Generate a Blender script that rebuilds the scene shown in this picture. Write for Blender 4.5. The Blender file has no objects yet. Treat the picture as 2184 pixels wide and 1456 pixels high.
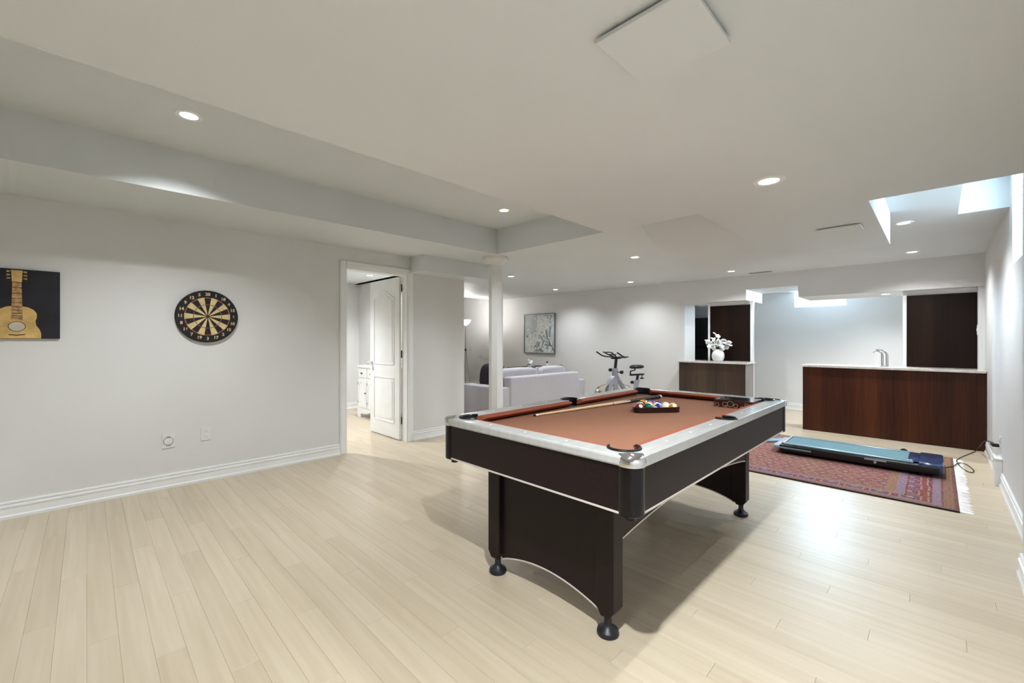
import bpy, bmesh, math, random
from mathutils import Vector, Matrix
random.seed(7)
SC = bpy.context.scene
COL = SC.collection
PI = math.pi
R = math.radians

# ------------------------------------------------------------------ camera
CAM_H = 1.24
F_PX = 907.0
cd = bpy.data.cameras.new('camera')
cam = bpy.data.objects.new('camera', cd)
COL.objects.link(cam)
cam.location = (0, 0, CAM_H)
cam.rotation_euler = (R(90), 0, R(-45))
cd.sensor_width = 36.0
cd.lens = F_PX / 2184.0 * 36.0
cd.shift_y = -3.0 / 2184.0
cd.clip_start = 0.02
SC.camera = cam

# ------------------------------------------------------------------ world, daylight, exposure
SC.view_settings.view_transform = 'Standard'
SC.view_settings.look = 'None'
SC.view_settings.gamma = 1.0
SC.view_settings.use_curve_mapping = False
SC.view_settings.exposure = 0.0
SC.cycles.use_denoising = True
SC.cycles.max_bounces = 6
SC.cycles.diffuse_bounces = 4
SC.cycles.glossy_bounces = 3
SC.cycles.use_adaptive_sampling = True
SC.cycles.adaptive_threshold = 0.12
SC.cycles.adaptive_min_samples = 12
SC.cycles.sample_clamp_indirect = 6.0
SC.cycles.caustics_reflective = False
SC.cycles.caustics_refractive = False
W = bpy.data.worlds.new('daylight')
SC.world = W
W.use_nodes = True
W.node_tree.nodes['Background'].inputs[0].default_value = (0.80, 0.93, 1.0, 1)
W.node_tree.nodes['Background'].inputs[1].default_value = 3.0
CAN_W = 112.0           # power of one recessed ceiling lamp


def area_light(name, loc, rot, sx, sy, watts, color):
    l = bpy.data.lights.new(name, 'AREA')
    l.shape = 'RECTANGLE'; l.size = sx; l.size_y = sy; l.energy = watts; l.color = color
    o = bpy.data.objects.new(name, l); COL.objects.link(o)
    o.location = loc; o.rotation_euler = rot
    return o


# daylight entering by the two basement windows
area_light('window_daylight', (4.1, -0.80, 2.12), (R(90), 0, 0), 1.25, 0.42, 36.0, (0.70, 0.88, 1.0))
area_light('bar_window_daylight', (9.32, 1.43, 2.02), (R(90), 0, R(90)), 0.66, 0.26, 105.0, (0.62, 0.84, 1.0))


# ------------------------------------------------------------------ helpers
def lin(c):
    c = c / 255.0
    return c / 12.92 if c <= 0.04045 else ((c + 0.055) / 1.055) ** 2.4


def rgb(t):
    return (lin(t[0]), lin(t[1]), lin(t[2]), 1.0)


class NT:
    def __init__(s, name):
        s.m = bpy.data.materials.new(name); s.m.use_nodes = True
        s.t = s.m.node_tree; s.b = s.t.nodes['Principled BSDF']

    def n(s, kind, **kw):
        q = s.t.nodes.new(kind)
        for k, v in kw.items():
            if k.startswith('i_'):
                q.inputs[int(k[2:]) if k[2:].isdigit() else k[2:]].default_value = v
            else:
                setattr(q, k, v)
        return q

    def l(s, a, b): s.t.links.new(a, b)

    def math(s, op, a, b=None, c=None):
        q = s.n('ShaderNodeMath', operation=op)
        for i, v in enumerate((a, b, c)):
            if v is None: continue
            if isinstance(v, (int, float)): q.inputs[i].default_value = v
            else: s.l(v, q.inputs[i])
        return q.outputs[0]

    def mix(s, f, a, b, mode='MIX'):
        q = s.n('ShaderNodeMix', data_type='RGBA', blend_type=mode)
        for i, v in ((0, f), (6, a), (7, b)):
            if isinstance(v, (int, float)): q.inputs[i].default_value = v
            elif isinstance(v, tuple): q.inputs[i].default_value = v if len(v) == 4 else rgb(v)
            else: s.l(v, q.inputs[i])
        return q.outputs[2]

    def ramp(s, fac, stops, interp='LINEAR'):
        q = s.n('ShaderNodeValToRGB'); e = q.color_ramp; e.interpolation = interp
        while len(e.elements) < len(stops): e.elements.new(0.5)
        for el, (p, c) in zip(e.elements, stops):
            el.position = p; el.color = rgb(c)
        s.l(fac, q.inputs[0]); return q.outputs[0]


def pm(name, c, rough=0.5, metal=0.0, var=0.04, scale=6.0, bump=0.0, bscale=None, coat=0.0, spec=0.5, emit=0.0, stretch=(1, 1, 1), det=2):
    k = NT(name)
    tc = k.n('ShaderNodeTexCoord')
    mp = k.n('ShaderNodeMapping'); mp.inputs['Scale'].default_value = stretch
    k.l(tc.outputs['Object'], mp.inputs[0])
    no = k.n('ShaderNodeTexNoise'); no.inputs['Scale'].default_value = scale; no.inputs['Detail'].default_value = det
    k.l(mp.outputs[0], no.inputs['Vector'])
    lo = tuple(max(0, v * (1 - var)) for v in c); hi = tuple(min(255, v * (1 + var)) for v in c)
    col = k.ramp(no.outputs[0], [(0.3, lo), (0.7, hi)])
    k.l(col, k.b.inputs['Base Color'])
    k.b.inputs['Roughness'].default_value = rough; k.b.inputs['Metallic'].default_value = metal
    k.b.inputs['Specular IOR Level'].default_value = spec
    k.b.inputs['Coat Weight'].default_value = coat; k.b.inputs['Coat Roughness'].default_value = 0.08
    if bump:
        nb = k.n('ShaderNodeTexNoise'); nb.inputs['Scale'].default_value = bscale or 120; nb.inputs['Detail'].default_value = 3
        k.l(tc.outputs['Object'], nb.inputs['Vector'])
        bp = k.n('ShaderNodeBump'); bp.inputs['Strength'].default_value = bump; bp.inputs['Distance'].default_value = 0.004
        k.l(nb.outputs[0], bp.inputs['Height']); k.l(bp.outputs[0], k.b.inputs['Normal'])
    if emit:
        k.l(col, k.b.inputs['Emission Color']); k.b.inputs['Emission Strength'].default_value = emit
    return k.m


def wood(name, dark, mid, light, rough=0.35, bands=14.0, grain_axis='Z', spec=0.5):
    k = NT(name)
    tc = k.n('ShaderNodeTexCoord')
    sc1 = {'Z': (bands, bands, 0.15), 'Y': (bands, 0.15, bands), 'X': (0.15, bands, bands)}[grain_axis]
    mp = k.n('ShaderNodeMapping'); mp.inputs['Scale'].default_value = sc1
    k.l(tc.outputs['Object'], mp.inputs[0])
    n1 = k.n('ShaderNodeTexNoise'); n1.inputs['Scale'].default_value = 0.55; n1.inputs['Detail'].default_value = 2
    k.l(mp.outputs[0], n1.inputs['Vector'])
    mp2 = k.n('ShaderNodeMapping'); mp2.inputs['Scale'].default_value = tuple(v * 9 if v > 1 else v * 14 for v in sc1)
    k.l(tc.outputs['Object'], mp2.inputs[0])
    n2 = k.n('ShaderNodeTexNoise'); n2.inputs['Scale'].default_value = 1.0; n2.inputs['Detail'].default_value = 5
    k.l(mp2.outputs[0], n2.inputs['Vector'])
    base = k.ramp(n1.outputs[0], [(0.32, dark), (0.5, mid), (0.68, light)])
    col = k.mix(0.35, base, k.ramp(n2.outputs[0], [(0.3, dark), (0.7, light)]), 'MIX')
    k.l(col, k.b.inputs['Base Color'])
    k.b.inputs['Roughness'].default_value = rough; k.b.inputs['Specular IOR Level'].default_value = spec
    return k.m


M = {}
M['wall'] = pm('wall_paint', (222, 221, 220), 0.55, var=0.008, scale=1.5, det=1)
M['ceil'] = pm('ceiling_paint', (217, 221, 222), 0.6, var=0.008, scale=1.5, det=1)
M['trim'] = pm('trim_paint', (238, 238, 238), 0.3, var=0.008, scale=3, det=1)
M['white'] = pm('white_lacquer', (236, 236, 236), 0.3, var=0.01)
M['plate'] = pm('white_plastic', (226, 225, 222), 0.35, var=0.01)
M['plate_dark'] = pm('slot_grey', (120, 118, 112), 0.5)
M['sub'] = pm('floor_underlay', (150, 132, 108), 0.8)
M['black'] = pm('black_plastic', (16, 16, 18), 0.35, var=0.1)
M['blackm'] = pm('matt_black', (10, 10, 12), 0.7, var=0.1)
M['chrome'] = pm('chrome', (225, 225, 228), 0.08, metal=1.0, var=0.01)
M['silver'] = pm('silver_paint', (176, 178, 190), 0.35, metal=0.3)
M['tblack'] = pm('espresso_laminate', (24, 12, 13), 0.45, var=0.16, scale=60, spec=0.3)
M['tpost'] = pm('gloss_black_post', (12, 8, 12), 0.2, var=0.08, spec=0.35)
M['rail'] = pm('grey_rail', (176, 176, 174), 0.26, var=0.035, scale=5, stretch=(1, 6, 1), coat=0.2)
M['felt'] = pm('terracotta_felt', (148, 104, 82), 0.95, var=0.05, scale=240, spec=0.1)
M['felt2'] = pm('terracotta_cushion_felt', (156, 88, 68), 0.95, var=0.05, scale=240, spec=0.1)
M['tedge'] = pm('cream_edging', (212, 202, 196), 0.4, var=0.02)
M['foot'] = pm('navy_black_foot', (24, 24, 34), 0.4)
M['pearl'] = pm('pearl_sight', (245, 245, 240), 0.2)
M['rackw'] = pm('rack_brown', (40, 18, 15), 0.3, var=0.1)
M['boxw'] = pm('box_maroon', (48, 20, 16), 0.3, var=0.12)
M['boxtop'] = pm('box_gloss_top', (38, 34, 40), 0.12, var=0.5, scale=30, coat=0.5)
M['ring'] = pm('ring_cream', (232, 208, 180), 0.5)
M['maple'] = wood('maple_shaft', (196, 160, 118), (216, 184, 142), (230, 202, 164), 0.25, 30, 'X')
M['butt'] = pm('cue_butt', (36, 20, 26), 0.18, var=0.1, coat=0.4)
M['ivory'] = pm('ivory_ferrule', (232, 226, 212), 0.3)
M['bar'] = wood('bar_walnut', (34, 12, 6), (60, 24, 12), (94, 50, 24), 0.45, 7.0, 'Z', 0.28)
M['barg'] = wood('bar_walnut_grey', (42, 29, 24), (60, 44, 36), (84, 66, 50), 0.4, 7.0, 'Z')
M['panel'] = wood('dark_walnut', (13, 6, 4), (22, 11, 7), (40, 24, 14), 0.5, 9.0, 'Z', 0.15)
M['endshade'] = pm('shaded_white_end_panel', (142, 136, 130), 0.5, var=0.02)  # white end panel, with its shade mixed into the colour as grey
M['sofa'] = pm('sofa_fabric', (186, 182, 188), 0.95, var=0.03, scale=90, spec=0.15)
M['pipe'] = pm('sofa_piping', (128, 124, 128), 0.9)
M['cushd'] = pm('charcoal_cushion', (52, 44, 54), 0.9, var=0.1, scale=60)
M['vase'] = pm('white_vase', (226, 230, 230), 0.3, var=0.02)
M['petal'] = pm('white_petal', (238, 240, 242), 0.6, var=0.04, scale=60)
M['stem'] = pm('stem_green', (92, 96, 66), 0.7)
M['belt'] = pm('treadmill_belt', (100, 134, 144), 0.75, var=0.05, scale=50, spec=0.2)
M['hood'] = pm('treadmill_hood', (44, 62, 98), 0.14, var=0.25, scale=18, coat=0.4)
M['tside'] = pm('treadmill_side_rail', (128, 156, 168), 0.3, metal=0.3)
M['teal'] = pm('teal_plate', (118, 158, 178), 0.4)
M['frame'] = pm('picture_frame_grey', (112, 116, 116), 0.3, metal=0.5)
M['dbblack'] = pm('dartboard_black', (16, 14, 18), 0.7, var=0.15)
M['dbcream'] = pm('dartboard_cream', (214, 190, 140), 0.85, var=0.06, scale=40)
M['dbred'] = pm('dartboard_red', (168, 92, 72), 0.8)
M['dbwire'] = pm('dartboard_brown_ring', (120, 84, 66), 0.7)
M['canvas'] = pm('canvas_black', (14, 12, 22), 0.6, var=0.6, scale=9)
M['gold'] = pm('guitar_ochre', (206, 170, 104), 0.6, var=0.10, scale=14)
M['gold2'] = pm('guitar_neck_tan', (178, 140, 92), 0.6, var=0.22, scale=40)
M['gline'] = pm('guitar_dark_line', (70, 44, 30), 0.6)
M['ghole'] = pm('guitar_sound_hole', (196, 190, 170), 0.6, var=0.06, scale=20)
M['pcanvas'] = pm('blossom_canvas', (196, 203, 203), 0.7, var=0.10, scale=3)
M['pdark'] = pm('painted_shadow', (138, 150, 156), 0.7, var=0.22, scale=14)
M['pbranch'] = pm('painted_branch', (84, 86, 86), 0.7)
M['pblos'] = pm('painted_blossom', (240, 238, 232), 0.7, var=0.06, scale=60)
M['cable'] = pm('brown_cable', (52, 42, 30), 0.5)
M['fringe'] = pm('rug_fringe', (232, 228, 226), 0.9)
M['saddle'] = pm('saddle_vinyl', (24, 34, 40), 0.2, var=0.1)
M['lens'] = pm('lamp_lens', (255, 252, 246), 0.4, var=0.0, emit=14.0)
M['bowl'] = pm('lamp_bowl', (255, 252, 244), 0.4, var=0.0, emit=3.0)
M['knob'] = pm('pewter_knob', (90, 90, 92), 0.3, metal=0.8)
M['fridge'] = pm('black_appliance', (9, 9, 12), 0.25, var=0.05)


def granite():
    k = NT('granite')
    tc = k.n('ShaderNodeTexCoord')
    v = k.n('ShaderNodeTexNoise'); v.inputs['Scale'].default_value = 90; v.inputs['Detail'].default_value = 6
    k.l(tc.outputs['Object'], v.inputs['Vector'])
    v2 = k.n('ShaderNodeTexNoise'); v2.inputs['Scale'].default_value = 14; v2.inputs['Detail'].default_value = 4
    k.l(tc.outputs['Object'], v2.inputs['Vector'])
    a = k.ramp(v.outputs[0], [(0.30, (96, 86, 80)), (0.42, (206, 198, 190)), (0.6, (226, 220, 214)), (0.72, (180, 166, 152))])
    b = k.ramp(v2.outputs[0], [(0.4, (200, 190, 180)), (0.6, (228, 224, 220))])
    k.l(k.mix(0.45, a, b), k.b.inputs['Base Color']); k.b.inputs['Roughness'].default_value = 0.12
    return k.m


M['granite'] = granite()

PLANK_W, PLANK_L = 0.095, 1.22


def floor_mat():
    k = NT('bamboo_laminate')
    g = k.n('ShaderNodeNewGeometry'); sp = k.n('ShaderNodeSeparateXYZ'); k.l(g.outputs['Position'], sp.inputs[0])
    row = k.math('FLOOR', k.math('DIVIDE', sp.outputs[0], PLANK_W))
    off = k.math('MULTIPLY', k.math('FRACT', k.math('MULTIPLY', row, 0.381966)), PLANK_L)
    idx = k.math('FLOOR', k.math('DIVIDE', k.math('SUBTRACT', sp.outputs[1], off), PLANK_L))
    cb = k.n('ShaderNodeCombineXYZ'); k.l(row, cb.inputs[0]); k.l(idx, cb.inputs[1])
    wn = k.n('ShaderNodeTexWhiteNoise', noise_dimensions='3D'); k.l(cb.outputs[0], wn.inputs[0])
    ad = k.n('ShaderNodeVectorMath', operation='MULTIPLY_ADD'); k.l(wn.outputs['Color'], ad.inputs[0])
    ad.inputs[1].default_value = (7, 7, 7); k.l(g.outputs['Position'], ad.inputs[2])
    mp = k.n('ShaderNodeMapping'); mp.inputs['Scale'].default_value = (34, 1.3, 1); k.l(ad.outputs[0], mp.inputs[0])
    no = k.n('ShaderNodeTexNoise'); no.inputs['Scale'].default_value = 1.0; no.inputs['Detail'].default_value = 3
    k.l(mp.outputs[0], no.inputs['Vector'])
    base = k.ramp(wn.outputs['Value'], [(0.0, (192, 176, 151)), (0.5, (199, 184, 160)), (1.0, (206, 191, 168))])
    gr = k.ramp(no.outputs[0], [(0.3, (184, 166, 140)), (0.7, (211, 198, 177))])
    k.l(k.mix(0.35, base, gr), k.b.inputs['Base Color'])
    k.b.inputs['Roughness'].default_value = 0.37
    k.b.inputs['Specular IOR Level'].default_value = 0.32
    return k.m


M['floor'] = floor_mat()


def glass_mat():
    k = NT('window_glass')
    tr = k.n('ShaderNodeBsdfTransparent'); tr.inputs[0].default_value = (0.95, 0.98, 1, 1)
    gl = k.n('ShaderNodeBsdfGlossy'); gl.inputs['Roughness'].default_value = 0.02
    mx = k.n('ShaderNodeMixShader'); mx.inputs[0].default_value = 0.06
    k.l(tr.outputs[0], mx.inputs[1]); k.l(gl.outputs[0], mx.inputs[2])
    k.l(mx.outputs[0], k.t.nodes['Material Output'].inputs[0])
    return k.m


M['glass'] = glass_mat()


def rug_mat(hx, hy):
    k = NT('persian_rug')
    tc = k.n('ShaderNodeTexCoord'); sp = k.n('ShaderNodeSeparateXYZ'); k.l(tc.outputs['Object'], sp.inputs[0])
    ax = k.math('SUBTRACT', hx, k.math('ABSOLUTE', sp.outputs[0]))
    ay = k.math('SUBTRACT', hy, k.math('ABSOLUTE', sp.outputs[1]))
    d = k.math('MINIMUM', k.math('MULTIPLY', ax, 1.9), ay)
    # knotty jitter
    nz = k.n('ShaderNodeTexNoise'); nz.inputs['Scale'].default_value = 60; nz.inputs['Detail'].default_value = 2
    k.l(tc.outputs['Object'], nz.inputs['Vector'])
    dj = k.math('ADD', d, k.math('MULTIPLY', k.math('SUBTRACT', nz.outputs[0], 0.5), 0.03))
    band = k.ramp(k.math('DIVIDE', dj, 0.6), [(0.0, (104, 72, 66)), (0.035, (158, 128, 92)), (0.135, (112, 44, 52)), (0.15, (166, 160, 182)),
                  (0.235, (118, 38, 46)), (0.27, (150, 56, 56)), (0.48, (112, 40, 54)), (0.50, (164, 158, 182)), (0.60, (176, 144, 96)), (0.70, (170, 122, 106))], 'CONSTANT')
    mpv = k.n('ShaderNodeMapping'); mpv.inputs['Scale'].default_value = (5.2, 7.0, 1.0); k.l(tc.outputs['Object'], mpv.inputs[0])
    v = k.n('ShaderNodeTexVoronoi', feature='F1', distance='MANHATTAN', voronoi_dimensions='2D'); v.inputs['Scale'].default_value = 1.0; v.inputs['Randomness'].default_value = 0.12
    k.l(mpv.outputs[0], v.inputs['Vector'])
    vj = k.math('ADD', v.outputs['Distance'], k.math('MULTIPLY', k.math('SUBTRACT', nz.outputs[0], 0.5), 0.22))
    cell = k.ramp(vj, [(0.0, (218, 202, 178)), (0.16, (120, 84, 112)), (0.26, (152, 74, 80)), (0.46, (92, 54, 70)), (0.54, (214, 194, 166)), (0.66, (164, 104, 98))], 'CONSTANT')
    hue = k.mix(k.math('MULTIPLY', v.outputs['Color'], 1.0), (172, 92, 100), (182, 150, 108))
    v3 = k.n('ShaderNodeTexVoronoi', feature='F1', distance='CHEBYCHEV', voronoi_dimensions='2D'); v3.inputs['Scale'].default_value = 6.0; v3.inputs['Randomness'].default_value = 0.1
    k.l(tc.outputs['Object'], v3.inputs['Vector'])
    bj = k.math('ADD', v3.outputs['Distance'], k.math('MULTIPLY', k.math('SUBTRACT', nz.outputs[0], 0.5), 0.16))
    big = k.ramp(bj, [(0.0, (216, 202, 180)), (0.12, (96, 94, 152)), (0.27, (72, 36, 58)), (0.33, (212, 186, 160)), (0.40, (150, 52, 56))], 'CONSTANT')
    infield = k.math('GREATER_THAN', dj, 0.42)
    inbord = k.math('MULTIPLY', k.math('GREATER_THAN', dj, 0.155), k.math('LESS_THAN', dj, 0.29))
    cell = k.mix(0.35, cell, hue)
    c = k.mix(k.math('MULTIPLY', infield, 0.85), band, cell)
    c = k.mix(k.math('MULTIPLY', inbord, 0.9), c, big)
    v2 = k.n('ShaderNodeTexVoronoi', feature='F1', distance='MANHATTAN', voronoi_dimensions='2D'); v2.inputs['Scale'].default_value = 44; v2.inputs['Randomness'].default_value = 0.8
    k.l(tc.outputs['Object'], v2.inputs['Vector'])
    fine = k.ramp(v2.outputs['Distance'], [(0.1, (232, 214, 188)), (0.35, (160, 106, 94)), (0.6, (70, 44, 62))])
    c = k.mix(0.26, c, fine)
    n3 = k.n('ShaderNodeTexNoise'); n3.inputs['Scale'].default_value = 1.6; k.l(tc.outputs['Object'], n3.inputs['Vector'])
    drift = k.ramp(n3.outputs[0], [(0.38, (176, 108, 112)), (0.62, (176, 140, 82))])
    c = k.mix(0.20, c, drift)
    c = k.mix(0.14, c, (170, 148, 142))
    c = k.mix(1.0, c, (214, 206, 212), 'MULTIPLY')
    k.l(c, k.b.inputs['Base Color']); k.b.inputs['Roughness'].default_value = 0.95; k.b.inputs['Specular IOR Level'].default_value = 0.1
    bp = k.n('ShaderNodeBump'); bp.inputs['Strength'].default_value = 0.4; bp.inputs['Distance'].default_value = 0.004
    n4 = k.n('ShaderNodeTexNoise'); n4.inputs['Scale'].default_value = 300; k.l(tc.outputs['Object'], n4.inputs['Vector'])
    k.l(n4.outputs[0], bp.inputs['Height']); k.l(bp.outputs[0], k.b.inputs['Normal'])
    return k.m


def ball_mat(name, c, stripe):
    k = NT(name)
    tc = k.n('ShaderNodeTexCoord'); sp = k.n('ShaderNodeSeparateXYZ'); k.l(tc.outputs['Object'], sp.inputs[0])
    r = 0.0286
    cap = k.math('GREATER_THAN', k.math('ABSOLUTE', sp.outputs[0]), r * 0.88)
    if stripe:
        out = k.math('GREATER_THAN', k.math('ABSOLUTE', sp.outputs[2]), r * 0.52)
        f = k.math('MAXIMUM', cap, out)
    else:
        f = cap
    k.l(k.mix(f, c, (238, 232, 214)), k.b.inputs['Base Color'])
    k.b.inputs['Roughness'].default_value = 0.08
    return k.m


# ------------------------------------------------------------------ mesh builder
def chain(o):
    m = o.matrix_basis.copy()
    while o.parent:
        o = o.parent; m = o.matrix_basis @ m
    return m


class MB:
    def __init__(s): s.bm = bmesh.new()

    def _add(s, vs, fs):
        b = [s.bm.verts.new(v) for v in vs]
        for f in fs:
            try: s.bm.faces.new([b[i] for i in f])
            except ValueError: pass
        return b

    def box(s, x0, x1, y0, y1, z0, z1):
        v = [(x, y, z) for z in (z0, z1) for y in (y0, y1) for x in (x0, x1)]
        s._add(v, [(0, 2, 3, 1), (4, 5, 7, 6), (0, 1, 5, 4), (2, 6, 7, 3), (0, 4, 6, 2), (1, 3, 7, 5)])
        return s

    def bev(s, x0, x1, y0, y1, z0, z1, b=0.01, seg=2):
        t = bmesh.new()
        v = [t.verts.new((x, y, z)) for z in (z0, z1) for y in (y0, y1) for x in (x0, x1)]
        for f in [(0, 2, 3, 1), (4, 5, 7, 6), (0, 1, 5, 4), (2, 6, 7, 3), (0, 4, 6, 2), (1, 3, 7, 5)]:
            t.faces.new([v[i] for i in f])
        bmesh.ops.bevel(t, geom=list(t.edges), offset=b, segments=seg, profile=0.5, affect='EDGES')
        s.merge(t); return s

    def merge(s, t, mat=None):
        t.verts.index_update()
        vs = [(mat @ v.co) if mat else v.co.copy() for v in t.verts]
        s._add(vs, [[v.index for v in f.verts] for f in t.faces]); t.free(); return s

    def prism(s, poly, axis, a, b):
        """poly: list of 2D points; axis 'x': (y,z), 'y': (x,z), 'z': (x,y)"""
        def P(p, t):
            return {'x': (t, p[0], p[1]), 'y': (p[0], t, p[1]), 'z': (p[0], p[1], t)}[axis]
        n = len(poly)
        vs = [P(p, a) for p in poly] + [P(p, b) for p in poly]
        fs = [tuple(range(n)), tuple(range(2 * n - 1, n - 1, -1))]
        fs += [(i, (i + 1) % n, n + (i + 1) % n, n + i) for i in range(n)]
        s._add(vs, fs); return s

    def ringprism(s, outer, inner, z0, z1):
        n = len(outer)
        vs = [(x, y, z0) for x, y in outer] + [(x, y, z1) for x, y in outer] + [(x, y, z0) for x, y in inner] + [(x, y, z1) for x, y in inner]
        fs = []
        for i in range(n):
            j = (i + 1) % n
            fs += [(i, j, n + j, n + i), (2 * n + i, 3 * n + i, 3 * n + j, 2 * n + j), (n + i, n + j, 3 * n + j, 3 * n + i), (i, 2 * n + i, 2 * n + j, j)]
        s._add(vs, fs); return s

    def lathe(s, prof, c=(0, 0, 0), n=32, axis='z', cap=True):
        def P(r, h, t):
            a, b = r * math.cos(t), r * math.sin(t)
            q = {'z': (a, b, h), 'y': (a, h, b), 'x': (h, a, b)}[axis]
            return (q[0] + c[0], q[1] + c[1], q[2] + c[2])
        vs = [P(r, h, 2 * PI * i / n) for r, h in prof for i in range(n)]
        fs = []
        for k in range(len(prof) - 1):
            for i in range(n):
                j = (i + 1) % n
                fs.append((k * n + i, k * n + j, (k + 1) * n + j, (k + 1) * n + i))
        if cap:
            fs.append(tuple(range(n))); fs.append(tuple((len(prof) - 1) * n + i for i in range(n)))
        s._add(vs, fs); return s

    def tube(s, pts, r, n=10, cap=True):
        pts = [Vector(p) for p in pts]
        rr = r if isinstance(r, (list, tuple)) else [r] * len(pts)
        vs = []; up = None
        for i, p in enumerate(pts):
            d = (pts[min(i + 1, len(pts) - 1)] - pts[max(i - 1, 0)]).normalized()
            if up is None:
                up = d.orthogonal().normalized()
            else:
                up = (up - d * up.dot(d))
                up = up.normalized() if up.length > 1e-6 else d.orthogonal().normalized()
            w = d.cross(up)
            for k in range(n):
                a = 2 * PI * k / n
                vs.append(p + (up * math.cos(a) + w * math.sin(a)) * rr[i])
        fs = []
        for i in range(len(pts) - 1):
            for k in range(n):
                j = (k + 1) % n
                fs.append((i * n + k, i * n + j, (i + 1) * n + j, (i + 1) * n + k))
        if cap:
            fs.append(tuple(range(n))[::-1]); fs.append(tuple((len(pts) - 1) * n + k for k in range(n)))
        s._add(vs, fs); return s

    def ball(s, c, r, sx=1, sy=1, sz=1, u=16, v=10):
        t = bmesh.new(); bmesh.ops.create_uvsphere(t, u_segments=u, v_segments=v, radius=r)
        s.merge(t, Matrix.Translation(Vector(c)) @ Matrix.Diagonal((sx, sy, sz, 1))); return s

    def cushion(s, x0, x1, y0, y1, z0, z1, p=3.0, n=12):
        """soft box: a superellipsoid"""
        t = bmesh.new(); bmesh.ops.create_cube(t, size=2.0)
        bmesh.ops.subdivide_edges(t, edges=list(t.edges), cuts=n, use_grid_fill=True)
        for v in t.verts:
            q = v.co; L = (abs(q.x) ** p + abs(q.y) ** p + abs(q.z) ** p) ** (1 / p)
            v.co = Vector((q.x / L, q.y / L, q.z / L))
        c = ((x0 + x1) / 2, (y0 + y1) / 2, (z0 + z1) / 2)
        s.merge(t, Matrix.Translation(Vector(c)) @ Matrix.Diagonal(((x1 - x0) / 2, (y1 - y0) / 2, (z1 - z0) / 2, 1))); return s

    def build(s, name, mat, parent=None, smooth=False, local=False, xf=None, at=None):
        if xf is not None: s.bm.transform(xf)
        bmesh.ops.recalc_face_normals(s.bm, faces=list(s.bm.faces))
        if parent is not None and not local:
            s.bm.transform(chain(parent).inverted())
        if at is not None: s.bm.transform(Matrix.Translation(-Vector(at)))
        me = bpy.data.meshes.new(name); s.bm.to_mesh(me); s.bm.free()
        if smooth:
            for p in me.polygons: p.use_smooth = True
            me.set_sharp_from_angle(angle=R(38))
        me.materials.append(M[mat] if isinstance(mat, str) else mat)
        o = bpy.data.objects.new(name, me); COL.objects.link(o)
        if parent is not None: o.parent = parent
        if at is not None: o.location = at
        return o


def tag(o, label=None, cat=None, group=None, kind=None):
    if label: o['label'] = label
    if cat: o['category'] = cat
    if group: o['group'] = group
    if kind: o['kind'] = kind
    return o


def thing(name, label, cat, loc=(0, 0, 0), rz=0.0, group=None, kind=None):
    o = bpy.data.objects.new(name, None); COL.objects.link(o)
    o.empty_display_size = 0.1
    o.location = loc; o.rotation_euler = (0, 0, rz)
    o.matrix_basis = Matrix.Translation(Vector(loc)) @ Matrix.Rotation(rz, 4, 'Z')
    return tag(o, label, cat, group, kind)


def struct(name, mb, mat, label, cat, smooth=False):
    return tag(mb.build(name, mat, None, smooth), label, cat, None, 'structure')


def bevmod(o, w=0.004, seg=2, ang=40):
    m = o.modifiers.new('bevel', 'BEVEL'); m.width = w; m.segments = seg; m.limit_method = 'ANGLE'; m.angle_limit = R(ang)
    return o


# ================================================================== THE SETTING
YL, YR, YRN = 4.57, -0.39, -0.318      # left wall, right wall far, right wall near
XB = 7.35                              # back wall / bulkhead face
XBAR = 8.9                             # wall behind the bar
ZA, ZB, ZT = 2.0, 2.253, 2.545         # low soffit, main ceiling, raised tray

# floor: underlay and planks
fl = struct('floor', MB().box(-3.2, 9.2, -1.0, 10.2, -0.06, -0.012), 'sub', 'pale bamboo laminate plank floor of the whole basement', 'floor')


def plank_mesh():
    w, l, c = PLANK_W / 2 - 0.0002, PLANK_L / 2 - 0.0003, 0.0005
    m = MB()
    vs = [(-w, -l, -0.012), (w, -l, -0.012), (w, l, -0.012), (-w, l, -0.012), (-w, -l, -c), (w, -l, -c), (w, l, -c), (-w, l, -c),
          (-w + c, -l + c, 0), (w - c, -l + c, 0), (w - c, l - c, 0), (-w + c, l - c, 0)]
    fs = [(3, 2, 1, 0)] + [(i, (i + 1) % 4, 4 + (i + 1) % 4, 4 + i) for i in range(4)] + [(4 + i, 4 + (i + 1) % 4, 8 + (i + 1) % 4, 8 + i) for i in range(4)] + [(8, 9, 10, 11)]
    m._add(vs, fs); return m, vs, fs


planks = []
for row in range(int(-3.0 / PLANK_W), int(9.1 / PLANK_W)):
    off = ((row * 0.381966) % 1.0) * PLANK_L
    x = (row + 0.5) * PLANK_W
    for i in range(-3, 10):
        y0 = off + i * PLANK_L
        if y0 + PLANK_L < -0.55 or y0 > 9.9: continue
        y = y0 + PLANK_L / 2
        size = 0.0
        for t in (-0.5, -0.25, 0, 0.25, 0.5):
            yy = y + t * PLANK_L
            d = (x + yy) / 1.41421
            if d < 0.6: continue
            u = 1092 + F_PX * (x - yy) / (x + yy); v = 725 + CAM_H * F_PX / d
            if -30 < u < 2214 and v < 1480 and yy > YR and not (yy > YL and not (1.9 < x < 2.9)):
                size = max(size, 1.0 / d)
        planks.append((size, x, y))
planks.sort(reverse=True)
pmesh, pvs, pfs = plank_mesh()
first = pmesh.build('plank', 'floor', fl, local=True)
rest = MB()
for k, (sz, x, y) in enumerate(planks):
    if k < 300:
        o = first if k == 0 else first.copy()
        if k: COL.objects.link(o); o.parent = fl
        o.location = (x, y, 0)
    else:
        rest._add([(a + x, b + y, c) for a, b, c in pvs], pfs)
tag(rest.build('far_planks', 'floor', fl, local=True), kind='stuff')

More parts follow.
